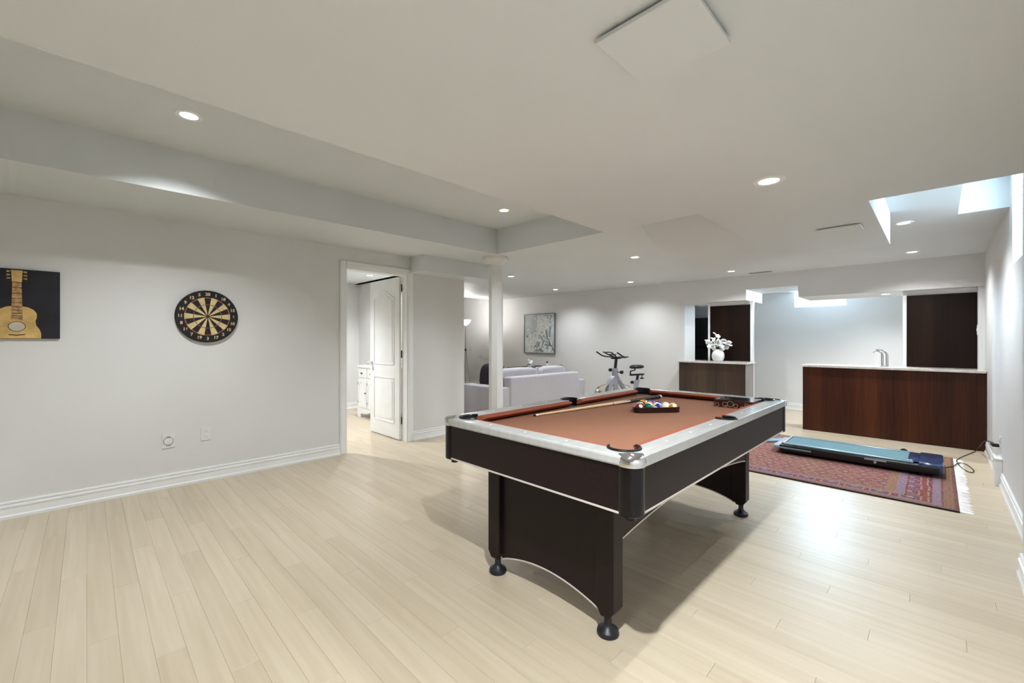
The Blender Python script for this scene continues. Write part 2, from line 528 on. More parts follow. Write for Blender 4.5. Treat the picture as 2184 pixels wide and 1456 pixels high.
# ---- walls
DX0, DX1, DZ = 2.0, 2.772, 2.035
struct('wall_left', MB().box(-3.1, DX0, YL, YL + 0.12, 0, 2.6).box(DX1, 3.644, YL, YL + 0.12, 0, 2.6).box(DX0, DX1, YL, YL + 0.12, DZ, 2.6),
       'wall', 'long white painted wall with the dartboard and guitar picture', 'wall')
struct('wall_divider', MB().box(3.53, 3.644, YL + 0.12, 10.1, 0, 2.6), 'wall', 'white partition between bedroom and sofa area', 'wall')
struct('wall_bedroom_back', MB().box(0.3, 3.53, 7.5, 7.6, 0, 2.6), 'wall', 'white bedroom wall seen through the doorway', 'wall')
struct('wall_bedroom_side', MB().box(0.2, 0.3, YL + 0.12, 7.6, 0, 2.6), 'wall', 'white bedroom side wall behind the dartboard wall', 'wall')
struct('wall_back', MB().box(XB, 7.8, 3.107, 10.1, 0, 2.6), 'wall', 'white far wall behind sofa, bike and blossom picture', 'wall')
struct('wall_far_left', MB().box(3.644, XB, 10.0, 10.1, 0, 2.6), 'wall', 'white end wall at far left of the sofa area', 'wall')
# right wall with the window opening (x 3.5..4.81, z 1.79 up)
struct('wall_right', MB().box(4.81, 9.1, YR - 0.5, YR, 0, 2.7).box(3.485, 4.81, YR - 0.5, YR, 0, 1.30)
       .prism([(YR, 1.30), (YR, 1.79), (YR - 0.5, 2.05), (YR - 0.5, 1.30)], 'x', 3.485, 4.81), 'wall', 'white wall at the right with a high window', 'wall')
struct('wall_right_near', MB().box(-3.1, 3.485, YRN - 0.6, YRN, 0, 2.7), 'wall', 'white wall at the right edge, nearest the camera', 'wall')
struct('wall_behind', MB().box(-3.2, -3.1, -1.0, 4.7, 0, 2.7), 'wall', 'white wall behind the camera', 'wall')
WY0, WY1, WZ0, WZ1 = 1.07, 1.79, 1.82, 2.06
struct('wall_bar_back', MB().box(XBAR, XBAR + 0.3, -0.5, WY0, 0, 2.6).box(XBAR, XBAR + 0.3, WY1, 4.0, 0, 2.6)
       .box(XBAR, XBAR + 0.3, WY0, WY1, 0, WZ0).box(XBAR, XBAR + 0.3, WY0, WY1, 2.2, 2.6), 'wall', 'white wall behind the bar with a small high window', 'wall')
struct('wall_bar_left', MB().box(7.8, XBAR, 3.9, 4.0, 0, 2.6), 'wall', 'white side wall inside the bar alcove', 'wall')
struct('wall_bar_return', MB().box(XB + 0.02, 7.5, YR, -0.338, 0, 1.869), 'wall', 'narrow white wall return right of the dark tall cabinet', 'wall')

# ---- ceilings and soffits
cB = MB().box(3.435, XB, 0.0, 7.9, ZB, 2.62).box(4.96, XB, -0.5, 0.0, ZB, 2.62).box(3.435, 4.96, -0.117, 0.0, ZB, 2.62).box(2.9, 3.435, -0.117, 0.9, ZB, 2.62)
cB.box(2.9, 4.96, -1.0, -0.117, 2.5, 2.62)
struct('ceiling', cB, 'ceil', 'flat white ceiling over the sofa, bar and rug', 'ceiling')
struct('ceiling_tray', MB().box(-3.1, 3.435, 1.6, 3.687, ZT, 2.64), 'ceil', 'raised white tray ceiling above the open floor', 'ceiling')
struct('ceiling_left_soffit', MB().box(-3.1, 3.435, 3.687, YL, ZB, 2.64), 'ceil', 'dropped white soffit along the dartboard wall', 'soffit')
struct('ceiling_door_soffit', MB().box(2.80, 4.09, 4.3, YL, 2.06, ZB).box(3.644, 4.09, YL, 4.75, 2.06, ZB), 'ceil', 'lower white soffit box beside the doorway head', 'soffit')
cA = MB().box(-3.1, 2.6, -0.5, 1.66, ZA, 2.62).box(2.6, 3.015, -0.5, 1.02, ZA, 2.62).box(3.015, 4.515, 0.265, 1.02, ZA, ZB).box(3.63, 4.515, 1.02, 1.66, ZA, ZB)
cA.box(2.6, 3.1, 1.02, 1.66, 2.24, 2.62)
prof = [(3.63, ZA)] + [(3.63 - 0.56 * math.sin(t), ZA + 0.24 * (1 - math.cos(t))) for t in [R(a) for a in range(9, 91, 9)]] + [(3.63, 2.24)]
struct('ceiling_low_soffit', cA, 'ceil', 'low white duct soffit above the pool table', 'soffit')
struct('ceiling_curved_soffit', MB().prism(prof, 'y', 1.02, 1.66), 'ceil', 'curved white bullnose in the low soffit', 'soffit', True)
struct('ceiling_far', MB().box(3.644, XB, 7.9, 10.1, 2.5, 2.62), 'ceil', 'higher white ceiling above the floor lamp', 'ceiling')
struct('ceiling_bedroom', MB().box(0.3, 3.53, YL + 0.12, 7.5, ZB, 2.4), 'ceil', 'white bedroom ceiling seen through the doorway', 'ceiling')
struct('ceiling_bar', MB().box(8.2, XBAR, -0.5, 4.0, 2.09, 2.3), 'ceil', 'white ceiling strip inside the bar alcove', 'ceiling')
NY0, NY1, NZ, HZ = 1.439, 2.128, 2.036, 1.87
struct('trim_1', MB().box(XB, 8.2, YR - 0.1, NY0, HZ, 2.3).box(XB, 8.2, NY1, 3.107, HZ, 2.3).box(XB, 8.2, NY0, NY1, NZ, 2.3).box(7.8, 8.2, 3.107, 3.9, HZ, 2.3),
       'wall', 'deep white bulkhead above the bar with a notch over the entry', 'bulkhead')

# ---- baseboards
BP = [(0, 0), (0.022, 0), (0.022, 0.018), (0.014, 0.026), (0.012, 0.072), (0.016, 0.076), (0.016, 0.088), (0.009, 0.092), (0.008, 0.1), (0.013, 0.104), (0.012, 0.115), (0, 0.118)]


def base_run(mb, axis, wall, sgn, a, b):
    # axis 'x' : runs along X on a wall at y = wall, growing towards sgn*y
    poly = [(wall + sgn * p, z) for p, z in BP]
    mb.prism(poly, axis, a, b); return mb


struct('baseboard_left', base_run(base_run(MB(), 'x', YL, -1, -3.1, DX0 - 0.068), 'x', YL, -1, DX1 + 0.068, 3.644), 'trim', 'white stepped baseboard along the dartboard wall', 'baseboard')
struct('baseboard_back', base_run(MB(), 'y', XB, -1, 3.107, 10.0), 'trim', 'white baseboard along the far wall', 'baseboard')
struct('baseboard_right', base_run(base_run(MB(), 'x', YR, 1, 3.485, 5.465), 'x', YR, 1, 5.695, 7.02), 'trim', 'white baseboard along the right wall beside the rug', 'baseboard')
struct('baseboard_right_near', base_run(base_run(MB(), 'x', YRN, 1, -3.1, 3.485), 'y', 3.485, 1, YR + 0.023, YRN), 'trim', 'white baseboard at the right edge, nearest the camera', 'baseboard')
struct('baseboard_bedroom', base_run(MB(), 'x', 7.5, -1, 0.3, 3.53), 'trim', 'white baseboard along the bedroom wall', 'baseboard')
struct('baseboard_bar', base_run(MB(), 'y', XBAR, -1, -0.39, 2.88), 'trim', 'white baseboard behind the bar', 'baseboard')
struct('baseboard_divider', base_run(MB(), 'y', 3.644, 1, YL + 0.13, 10.0), 'trim', 'white baseboard on the sofa side of the partition', 'baseboard')

# ---- door and casing
dr = thing('door_1', 'white two-panel interior door standing open into the bedroom', 'door', (2.745, 4.70, 0), 0, None, 'structure')


def casing_leg(x0, x1):
    return MB().bev(x0, x1, YL - 0.016, YL, 0, DZ + 0.07, 0.005).bev(x0 + 0.008, x1 - 0.035, YL - 0.022, YL - 0.01, 0, DZ + 0.062, 0.003)


casing_leg(DX0 - 0.068, DX0 + 0.004).build('casing', 'trim', dr)
casing_leg(DX1 - 0.004, DX1 + 0.068).build('casing', 'trim', dr)
MB().bev(DX0 + 0.005, DX1 - 0.005, YL - 0.016, YL, DZ, DZ + 0.07, 0.005).bev(DX0 + 0.005, DX1 - 0.005, YL - 0.022, YL - 0.01, DZ + 0.035, DZ + 0.062, 0.003).build('casing', 'trim', dr)
MB().box(DX0, DX0 + 0.012, YL, YL + 0.12, 0, DZ).box(DX1 - 0.012, DX1, YL, YL + 0.12, 0, DZ).box(DX0 + 0.012, DX1 - 0.012, YL, YL + 0.12, DZ - 0.012, DZ).build('jamb', 'trim', dr)
# leaf: plane x = 2.71..2.745, y 4.70..5.455, opened 90 degrees
LX0, LX1, LY0, LY1 = 2.722, 2.757, 4.693, 5.445
leaf = MB().bev(LX0, LX1, LY0, LY1, 0.012, 2.018, 0.003).build('leaf', 'white', dr)


def panel_moulding(y0, y1, z0, z1, arch):
    pts = [(y0, z0), (y1, z0), (y1, z1)]
    n = 16
    for i in range(n + 1):
        t = i / n; y = y1 + (y0 - y1) * t
        h = arch * 0.5 * (1 - math.cos(2 * PI * t)) if arch else 0
        if 0 < i < n or not arch: pts.append((y, z1 + h))
    pts.append((y0, z1))
    path = [(LX0 - 0.001, p[0], p[1]) for p in pts] + [(LX0 - 0.001, pts[0][0], pts[0][1])]
    return path


for (z0, z1, a) in ((0.93, 1.78, 0.09), (0.20, 0.76, 0.0)):
    MB().tube(panel_moulding(LY0 + 0.12, LY1 - 0.12, z0, z1, a), 0.009, 8).build('panel_moulding', 'trim', leaf, True)
    pts = panel_moulding(LY0 + 0.16, LY1 - 0.16, z0 + 0.04, z1 - 0.03, a)
    MB().prism([(p[1], p[2]) for p in pts[:-1]], 'x', LX0 - 0.006, LX0 + 0.004).build('raised_panel', 'white', leaf)
for z in (0.2, 1.02, 1.84):
    MB().tube([(2.752, 4.684, z), (2.752, 4.684, z + 0.09)], 0.006, 10).build('hinge', 'knob', dr, True)
MB().lathe([(0.026, 0), (0.026, 0.006), (0.012, 0.01), (0.012, 0.04), (0.026, 0.046), (0.029, 0.062), (0.018, 0.072)], (0, 0, 0), 20, 'x').build('knob', 'chrome', leaf, True, xf=Matrix.Translation((LX0, 5.39, 0.93)) @ Matrix.Rotation(PI, 4, 'Z'))

# ---- windows
def window(name, label, frame_boxes, pane_box):
    w = thing(name, label, 'window', (frame_boxes[0][0], frame_boxes[0][2], frame_boxes[0][4]), 0, None, 'structure')
    for b in frame_boxes: MB().bev(*b, 0.004).build('window_frame', 'white', w)
    MB().box(*pane_box).build('pane', 'glass', w)


yy = YR - 0.36
window('window_1', 'high basement window in the right wall with daylight', [(3.485, 4.81, yy - 0.03, yy, 1.99, 2.03), (3.485, 4.81, yy - 0.03, yy, 2.46, 2.50), (3.485, 3.525, yy - 0.03, yy, 2.03, 2.46), (4.77, 4.81, yy - 0.03, yy, 2.03, 2.46), (4.13, 4.16, yy - 0.03, yy, 2.03, 2.46)],
       (3.525, 4.77, yy - 0.02, yy - 0.014, 2.03, 2.46))
xx = XBAR + 0.26
window('window_2', 'small bright window high on the wall behind the bar', [(xx, xx + 0.03, WY0, WY1, WZ0, WZ0 + 0.03), (xx, xx + 0.03, WY0, WY1, 2.17, 2.2), (xx, xx + 0.03, WY0, WY0 + 0.03, WZ0 + 0.03, 2.17), (xx, xx + 0.03, WY1 - 0.03, WY1, WZ0 + 0.03, 2.17)],
       (xx + 0.01, xx + 0.016, WY0 + 0.03, WY1 - 0.03, WZ0 + 0.03, 2.17))

# ---- column
cx, cy = 3.56, 3.84
colm = thing('support_column', 'white octagonal support column with flared capital under the beam', 'column', (cx, cy, 0), 0, None, 'structure')
OC = Matrix.Translation((cx, cy, 0)) @ Matrix.Rotation(R(12), 4, 'Z')
MB().lathe([(0.088, 0.14), (0.088, 2.15)], (0, 0, 0), 8).build('shaft', 'wall', colm, xf=OC)
MB().lathe([(0.088, 2.145), (0.096, 2.15), (0.100, 2.17), (0.115, 2.19), (0.140, 2.21), (0.150, 2.225), (0.160, 2.228), (0.160, 2.252)], (0, 0, 0), 8).build('capital', 'wall', colm, xf=OC)
MB().lathe([(0.125, 0), (0.125, 0.1), (0.105, 0.12), (0.09, 0.145)], (0, 0, 0), 8).build('base', 'wall', colm, xf=OC)

# ================================================================== RECESSED LIGHTS
def can_mesh(r=0.055):
    ring = MB().lathe([(r * 0.80, 0.0), (r * 0.80, -0.004), (r * 1.16, -0.005), (r * 1.22, -0.001), (r * 1.22, 0.0)], (0, 0, 0), 28, cap=False)
    lens = MB().lathe([(0.0005, -0.0025), (r * 0.795, -0.0025)], (0, 0, 0), 28, cap=False)
    return ring, lens


CANS = [   # x, y, ceiling height, label, power, beam angle, blend, tilt towards the left wall
    (0.42, 3.075, ZT, 'recessed ceiling light in the tray above the dartboard wall', 1.25, 112, 1.0, 18),
    (2.965, 3.078, ZT, 'recessed ceiling light in the tray nearest the column', 0.85, 108, 1.0, 8),
    (2.30, 0.568, ZA, 'recessed ceiling light in the low soffit above the pool table', 0.56, 128, 0.5, 0),
    (4.994, 0.205, ZB, 'recessed ceiling light beside the right window, above the rug', 0.8, 142, 0.9, 0),
    (6.706, 0.205, ZB, 'recessed ceiling light above the dark bar front at right', 0.85, 142, 0.9, 0),
    (4.73, 2.61, ZB, 'recessed ceiling light beside the curved bullnose soffit', 0.95, 142, 0.9, 0),
    (6.70, 3.78, ZB, 'recessed ceiling light above the exercise bike', 0.52, 142, 0.9, 0),
    (6.70, 2.14, ZB, 'recessed ceiling light in front of the vase counter', 0.85, 142, 0.9, 0),
    (4.77, 4.79, ZB, 'recessed ceiling light just right of the column, above the sofa', 0.9, 142, 0.9, 0),
    (6.63, 5.40, ZB, 'recessed ceiling light in front of the blossom picture', 0.56, 142, 0.9, 0),
    (7.72, 0.50, HZ, 'recessed light under the bulkhead above the bar counter', 1.0, 156, 0.8, 0),
    (7.62, 2.52, HZ, 'recessed light under the bulkhead above the vase', 0.18, 140, 0.8, 0),
    (3.13, 6.28, ZB, 'recessed bedroom light seen through the doorway', 1.0, 140, 0.8, 0),
    (1.6, 5.9, ZB, 'recessed bedroom light behind the dartboard wall', 1.9, 140, 0.8, 0),
    (-1.9, 3.075, ZT, 'recessed ceiling light in the tray left of the camera', 1.0, 108, 1.0, 18),
    (0.70, 0.53, ZA, 'recessed ceiling light in the soffit beside the square panel', 1.5, 128, 0.5, 0),
    (-0.9, 0.53, ZA, 'recessed ceiling light in the soffit behind the camera', 0.6, 128, 0.5, 0),
]
cproto = None
for (x, y, z, lab, pw, beam, blend, tilt) in CANS:
    t = thing('recessed_light', lab, 'ceiling light', (x, y, z), 0, 'recessed ceiling lights')
    if cproto is None:
        rg, ln = can_mesh()
        cproto = (rg.build('trim_ring', 'trim', t, True, True), ln.build('lens', 'lens', t, False, True))
    else:
        for c in cproto:
            q = c.copy(); COL.objects.link(q); q.parent = t
    l = bpy.data.lights.new('lamp', 'SPOT'); l.energy = CAN_W * pw; l.spot_size = R(beam); l.spot_blend = blend
    l.shadow_soft_size = 0.02; l.color = (0.915, 0.97, 1.0)
    o = bpy.data.objects.new('lamp', l); COL.objects.link(o)
    o.parent = t; o.location = (0, 0, -0.012); o.rotation_euler = (R(tilt), 0, 0)

# ================================================================== POOL TABLE
TX, TY = 2.42, 1.325
HL, HW = 1.06, 0.5825
ZS0, ZS1, ZR = 0.615, 0.783, 0.822
pt = thing('pool_table', 'black pool table with terracotta felt and grey rails', 'pool table', (TX, TY, 0))


def LB(mb, name, mat, parent=None, smooth=False, bevel=None):
    o = mb.build(name, mat, parent or pt, smooth, True)
    if bevel: bevmod(o, bevel)
    return o


LB(MB().box(-0.985, 0.985, -0.507, 0.507, 0.735, 0.775), 'playing_bed', 'felt')
LB(MB().box(-0.99, 0.99, -0.51, 0.51, 0.64, 0.73), 'slate_support', 'blackm')
for s in (-1, 1):
    LB(MB().box(-HL + 0.05, HL - 0.05, s * (HW - 0.012), s * (HW - 0.037), ZS0, ZS1), 'side_apron', 'tblack')
    LB(MB().box(s * (HL - 0.012), s * (HL - 0.037), -HW + 0.05, HW - 0.05, ZS0, ZS1), 'end_apron', 'tblack')
    LB(MB().box(-HL + 0.06, HL - 0.06, s * (HW - 0.0105), s * (HW - 0.037), ZS0 - 0.008, ZS0), 'edge_trim', 'tedge')
    LB(MB().box(s * (HL - 0.0105), s * (HL - 0.037), -HW + 0.06, HW - 0.06, ZS0 - 0.008, ZS0), 'edge_trim', 'tedge')
    for q in (-1, 1):
        ccx, ccy = s * (HL - 0.054), q * (HW - 0.054)
        po = LB(MB().lathe([(0.046, ZS0 - 0.012), (0.05, ZS0 - 0.008), (0.05, ZS1)], (ccx, ccy, 0), 32), 'corner_post', 'tpost', smooth=True)
        LB(MB().lathe([(0.018, ZS0 - 0.035), (0.02, ZS0 - 0.012)], (ccx, ccy, 0), 20), 'post_cap', 'tpost', po, True)

# rails with pocket bites
PR, RIN = 0.062, 0.095


def arc(c, r, a0, a1, n=14):
    return [(c[0] + r * math.cos(a0 + (a1 - a0) * i / n), c[1] + r * math.sin(a0 + (a1 - a0) * i / n)) for i in range(n + 1)]


pcx, pcy = HL - 0.118, HW - 0.118     # corner pocket centre (positive quadrant)
al = math.acos((HL - RIN - pcx) / PR)  # angle where circle crosses the end rail's inner line
be = math.asin((HW - RIN - pcy) / PR)


def cr(c, R_=0.03):  # rounded outer corner replaced by the chrome cap
    return c


# end rails (+x side), mirrored
e = []
e += [(HL, -HW + 0.03), (HL, HW - 0.03), (HL - 0.03, HW)]
e += arc((pcx, pcy), PR, R(45), -al, 14)
e += arc((pcx, -pcy), PR, al, R(-45), 14)
e += [(HL - 0.03, -HW)]
for s in (-1, 1):
    LB(MB().prism([(s * x, y) for x, y in e], 'z', ZS1, ZR), 'top_rail', 'rail', bevel=0.009)
SPR = 0.058
spy = HW - 0.062
ga = math.asin((HW - RIN - spy) / SPR)
for s in (-1, 1):
    for q in (-1, 1):
        p = [(0.0, HW), (HL - 0.0305, HW)]
        p += arc((pcx, pcy), PR, R(45), PI - be, 14)
        p += arc((0, spy), SPR, ga, R(90), 10)
        LB(MB().prism([(s * x, q * y) for x, y in p], 'z', ZS1, ZR), 'top_rail', 'rail', bevel=0.009)
# cushions: trapezoid wedges
NOSE = RIN + 0.042


def cushion_prism(a0, a1, b0, b1, c_in, c_out, axis, sgn, mirror=1):
    """a0..a1 along the rail at the rail side, b0..b1 at the nose"""
    z_hi, z_n, z_lo = ZR - 0.004, ZR - 0.010, 0.790
    pts = []
    for (A, Bn) in ((a0, b0), (a1, b1)):
        pts += [(A, c_out, z_hi), (Bn, c_in, z_n), (Bn, c_in, z_n - 0.006), (A, c_out, z_lo - 0.008)]
    m = MB()
    vs = [((p[0], sgn * p[1], p[2]) if axis == 'x' else (sgn * p[1], p[0], p[2])) for p in pts]
    m._add(vs, [(0, 1, 2, 3), (7, 6, 5, 4), (0, 4, 5, 1), (1, 5, 6, 2), (2, 6, 7, 3), (3, 7, 4, 0)])
    return m


xa = pcx - PR * math.cos(be)
ya = pcy - PR * math.sin(al)
for s in (-1, 1):
    LB(cushion_prism(-ya + 0.0, ya - 0.0, -ya + 0.045, ya - 0.045, HL - NOSE, HL - RIN, 'y', s), 'cushion', 'felt2')
    LB(cushion_prism(SPR * math.cos(ga), xa, SPR * math.cos(ga) + 0.018, xa - 0.045, HW - NOSE, HW - RIN, 'x', s), 'cushion', 'felt2')
    LB(cushion_prism(-SPR * math.cos(ga), -xa, -SPR * math.cos(ga) - 0.018, -xa + 0.045, HW - NOSE, HW - RIN, 'x', s), 'cushion', 'felt2')
# pockets: black liner cup + rim ring, chrome corner caps
for s in (-1, 1):
    for q in (-1, 1):
        lm = MB().lathe([(0.0005, 0.7765), (PR - 0.004, 0.7765), (PR - 0.003, ZR - 0.006)], (s * pcx, q * pcy, 0), 36, cap=False)
        for f in list(lm.bm.faces):
            c_ = f.calc_center_median()
            if c_.z > 0.78 and ((c_.x - s * pcx) * s + (c_.y - q * pcy) * q) / 1.4142 < -0.022: lm.bm.faces.remove(f)
        po = LB(lm, 'corner_pocket', 'blackm', smooth=True)
        ap = arc((s * pcx, q * pcy), PR - 0.002, 0, 1, 1)
        a_mid = math.atan2(q, s)
        ring = [(s * pcx + (PR - 0.001) * math.cos(a_mid + t), q * pcy + (PR - 0.001) * math.sin(a_mid + t), ZR + 0.001) for t in [R(-118 + 236 * i / 28) for i in range(29)]]
        LB(MB().tube(ring, 0.0065, 8), 'pocket_rim', 'black', po, True)
        cap = MB()
        ri = 0.034
        cc = (HL - 0.05, HW - 0.05)
        prof2 = [(0.0525, ZS1 + 0.001), (0.0545, ZS1 + 0.014), (0.052, ZR - 0.006), (0.044, ZR + 0.003), (0.012, ZR + 0.0055), (0.001, ZR + 0.0055)]
        cap.lathe(prof2, (s * cc[0], q * cc[1], 0), 28, cap=False)
        # keep only the outward quarter of the dome
        for f in [f for f in cap.bm.faces if (f.calc_center_median().x * s - cc[0]) + (f.calc_center_median().y * q - cc[1]) < -0.006]:
            cap.bm.faces.remove(f)
        LB(cap, 'corner_cap', 'chrome', smooth=True)
    lm = MB().lathe([(0.0005, 0.7765), (SPR - 0.004, 0.7765), (SPR - 0.003, ZR - 0.006)], (0, s * spy, 0), 36, cap=False)
    for f in list(lm.bm.faces):
        c_ = f.calc_center_median()
        if c_.z > 0.78 and (c_.y - s * spy) * s < -0.024: lm.bm.faces.remove(f)
    po = LB(lm, 'side_pocket', 'blackm', smooth=True)
    ring = [((SPR - 0.001) * math.cos(t), s * (spy + (SPR - 0.001) * math.sin(t)), ZR + 0.001) for t in [R(-32 + 244 * i / 24) for i in range(25)]]
    LB(MB().tube(ring, 0.006, 8), 'pocket_rim', 'black', po, True)
# sights
for s in (-1, 1):
    for x in (-0.72, -0.48, -0.24, 0.24, 0.48, 0.72):
        LB(MB().lathe([(0.0005, ZR + 0.0008), (0.0055, ZR + 0.0008), (0.0055, ZR - 0.002)], (x, s * (HW - 0.05), 0), 12, cap=False), 'rail_sight', 'pearl')
    for y in (-0.235, 0, 0.235):
        LB(MB().lathe([(0.0005, ZR + 0.0008), (0.0055, ZR + 0.0008), (0.0055, ZR - 0.002)], (s * (HL - 0.05), y, 0), 12, cap=False), 'rail_sight', 'pearl')
    for x in (-0.9, -0.55, -0.15, 0.15, 0.55, 0.9):
        LB(MB().lathe([(0.003, HW - 0.014), (0.003, HW - 0.0105)], (x, 0, ZS1 - 0.016), 8, 'y'), 'screw', 'blackm') if s > 0 else LB(MB().lathe([(0.003, -HW + 0.014), (0.003, -HW + 0.0105)], (x, 0, ZS1 - 0.016), 8, 'y'), 'screw', 'blackm')
# legs, end panels, arches
LX_O, LX_I, LY_O, LY_I = 0.892, 0.815, 0.385, 0.300
ZLEG = ZS0 - 0.008
for s in (-1, 1):
    for q in (-1, 1):
        poly = [(q * LY_O, ZLEG), (q * LY_O, 0.115), (q * (LY_O - 0.022), 0.082), (q * (LY_I + 0.022), 0.082), (q * LY_I, 0.115), (q * LY_I, ZLEG)]
        lg = LB(MB().prism(poly, 'x', s * LX_O, s * LX_I), 'leg', 'tblack', bevel=0.004)
        fx, fy = s * (LX_O - 0.03), q * (LY_O - 0.045)
        LB(MB().lathe([(0.044, 0.0), (0.047, 0.008), (0.044, 0.02), (0.024, 0.034), (0.016, 0.045), (0.016, 0.083)], (fx, fy, 0), 28), 'leveler_foot', 'foot', lg, True)
    n = 20
    ap = [(-LY_I + 2 * LY_I * i / n, 0.088 + 0.058 * math.sin(PI * i / n) ** 0.8 + 0.0) for i in range(n + 1)]
    poly = [(-LY_I, ZLEG)] + ap + [(LY_I, ZLEG)]
    pn = LB(MB().prism(poly, 'x', s * 0.868, s * 0.846), 'end_panel', 'tblack')
    st = MB()
    for i in range(n):
        (y0, z0), (y1, z1) = ap[i], ap[i + 1]
        st._add([(s * 0.870, y0, z0 - 0.006), (s * 0.870, y1, z1 - 0.006), (s * 0.870, y1, z1 + 0.001), (s * 0.870, y0, z0 + 0.001),
                 (s * 0.844, y0, z0 - 0.006), (s * 0.844, y1, z1 - 0.006), (s * 0.844, y1, z1 + 0.001), (s * 0.844, y0, z0 + 0.001)],
                [(0, 1, 2, 3), (7, 6, 5, 4), (0, 4, 5, 1), (3, 2, 6, 7)])
    LB(st, 'arch_edging', 'tedge', pn)
    ax = [(-LX_I + 2 * LX_I * i / n, 0.402 + 0.064 * math.sin(PI * i / n) ** 0.85) for i in range(n + 1)]
    poly = [(-LX_I, ZLEG)] + ax + [(LX_I, ZLEG)]
    pn = LB(MB().prism(poly, 'y', s * (LY_O - 0.004), s * (LY_O - 0.024)), 'side_arch', 'tblack')
    st = MB()
    ya0, ya1 = s * (LY_O - 0.0025), s * (LY_O - 0.0255)
    for i in range(n):
        (y0, z0), (y1, z1) = ax[i], ax[i + 1]
        st._add([(y0, ya0, z0 - 0.006), (y1, ya0, z1 - 0.006), (y1, ya0, z1 + 0.001), (y0, ya0, z0 + 0.001),
                 (y0, ya1, z0 - 0.006), (y1, ya1, z1 - 0.006), (y1, ya1, z1 + 0.001), (y0, ya1, z0 + 0.001)],
                [(0, 1, 2, 3), (7, 6, 5, 4), (0, 4, 5, 1), (3, 2, 6, 7)])
    LB(st, 'arch_edging', 'tedge', pn)

# ---- balls and rack
ZF = 0.775
br = 0.0286
E = Vector((0.784, -0.622, 0)); Nn = Vector((0.622, 0.784, 0))
A0 = Vector((2.463, 1.350, 0))          # front left outer corner of the rack
rk = thing('ball_rack', 'dark brown triangular ball rack on the felt', 'ball rack', (A0.x, A0.y, ZF))


def tri(off, n=7, rad=0.02):
    # triangle enclosing the balls, offset outwards, rounded corners
    p0 = A0 + E * (br + 0.010) + Nn * (br + 0.010)
    c = [p0, p0 + E * (8 * br), p0 + E * (4 * br) + Nn * (8 * br * 0.866)]
    out = []
    rr_ = br + off
    ang = [(210, 330 - 60)]
    for k, (a0, a1) in enumerate(((150, 270), (270, 390), (30, 150))):
        for i in range(n + 1):
            a = R(a0 + (a1 - a0) * i / n)
            q = c[k] + (E * math.cos(a) + Nn * math.sin(a)) * rr_
            out.append((q.x, q.y))
    return out


MB().ringprism(tri(0.010), tri(0.001), ZF, ZF + 0.034).build('rack_frame', 'rackw', rk)
MB().ringprism(tri(0.012), tri(0.009), ZF + 0.026, ZF + 0.035).build('rack_lip', 'rackw', rk)
BALLS = [((120, 26, 32), 0, 'maroon solid'), ((14, 104, 74), 0, 'green solid'), ((36, 44, 150), 1, 'blue striped'), ((226, 170, 40), 1, 'yellow striped'), ((214, 140, 40), 1, 'orange striped'),
         ((150, 34, 40), 1, 'maroon striped'), ((24, 90, 60), 1, 'green striped'), ((90, 40, 120), 1, 'purple striped'), ((190, 40, 30), 1, 'red striped'),
         ((20, 20, 22), 0, 'black solid'), ((210, 110, 30), 0, 'orange solid'), ((60, 44, 140), 0, 'purple solid'),
         ((220, 180, 40), 0, 'yellow solid'), ((30, 60, 160), 0, 'blue solid'), ((190, 30, 30), 0, 'red solid')]
ballsm = None
k = 0
P0 = A0 + E * (br + 0.010) + Nn * (br + 0.010)
rown = ['front row', 'second row', 'third row', 'fourth row', 'far tip']
for j in range(5):
    for i in range(5 - j):
        c, stp, nm = BALLS[k]
        p = P0 + E * (2 * br * i + br * j) + Nn * (2 * br * 0.866 * j)
        if ballsm is None:
            o = MB().ball((0, 0, 0), br - 0.0002, u=24, v=14).build('billiard_ball', 'white', None, True); ballsm = o.data
        else:
            o = bpy.data.objects.new('billiard_ball', ballsm); COL.objects.link(o)
        o.material_slots[0].link = 'OBJECT'
        o.material_slots[0].material = ball_mat('ball_' + nm.replace(' ', '_'), c, stp)
        o.location = (p.x, p.y, ZF + br)
        o.rotation_euler = (random.uniform(-0.9, 0.9), random.uniform(-0.9, 0.9), random.uniform(0, 6.2))
        tag(o, f'{nm} billiard ball in the {rown[j]} of the rack' if j < 4 else f'{nm} billiard ball at the far tip of the rack', 'billiard ball', 'billiard balls in the rack')
        k += 1

# ---- cue
c0, c1 = Vector((1.925, 1.735, ZF + 0.007)), Vector((3.235, 1.560, ZF + 0.016))
cu = thing('cue_stick', 'wooden pool cue with dark butt lying on the felt', 'cue', tuple(c0))
cl = lambda t: c0.lerp(c1, t)
MB().tube([cl(0), cl(0.008)], 0.0062, 12).build('tip', 'butt', cu, True)
MB().tube([cl(0.008), cl(0.025)], 0.0063, 12).build('ferrule', 'ivory', cu, True)
MB().tube([cl(0.025), cl(0.3), cl(0.55)], [0.0064, 0.0085, 0.0105], 12).build('shaft', 'maple', cu, True)
MB().tube([cl(0.55), cl(0.56)], 0.0109, 12).build('joint_collar', 'chrome', cu, True)
MB().tube([cl(0.56), cl(0.70)], [0.0107, 0.0122], 12).build('forearm', 'maple', cu, True)
MB().tube([cl(0.70), cl(0.985)], [0.0123, 0.0150], 12).build('butt', 'butt', cu, True)
for ph in (0, PI / 2, PI, 3 * PI / 2):       # dark splice points
    d = (c1 - c0).normalized(); u_ = d.cross(Vector((0, 0, 1))).normalized(); w_ = d.cross(u_)
    off = u_ * math.cos(ph + 0.6) + w_ * math.sin(ph + 0.6)
    MB().tube([cl(0.59) + off * 0.0098, cl(0.70) + off * 0.0095], [0.0005, 0.0045], 8).build('splice_point', 'butt', cu, True)
MB().tube([cl(0.985), cl(1.0)], [0.0150, 0.0135], 12).build('bumper', 'ivory', cu, True)

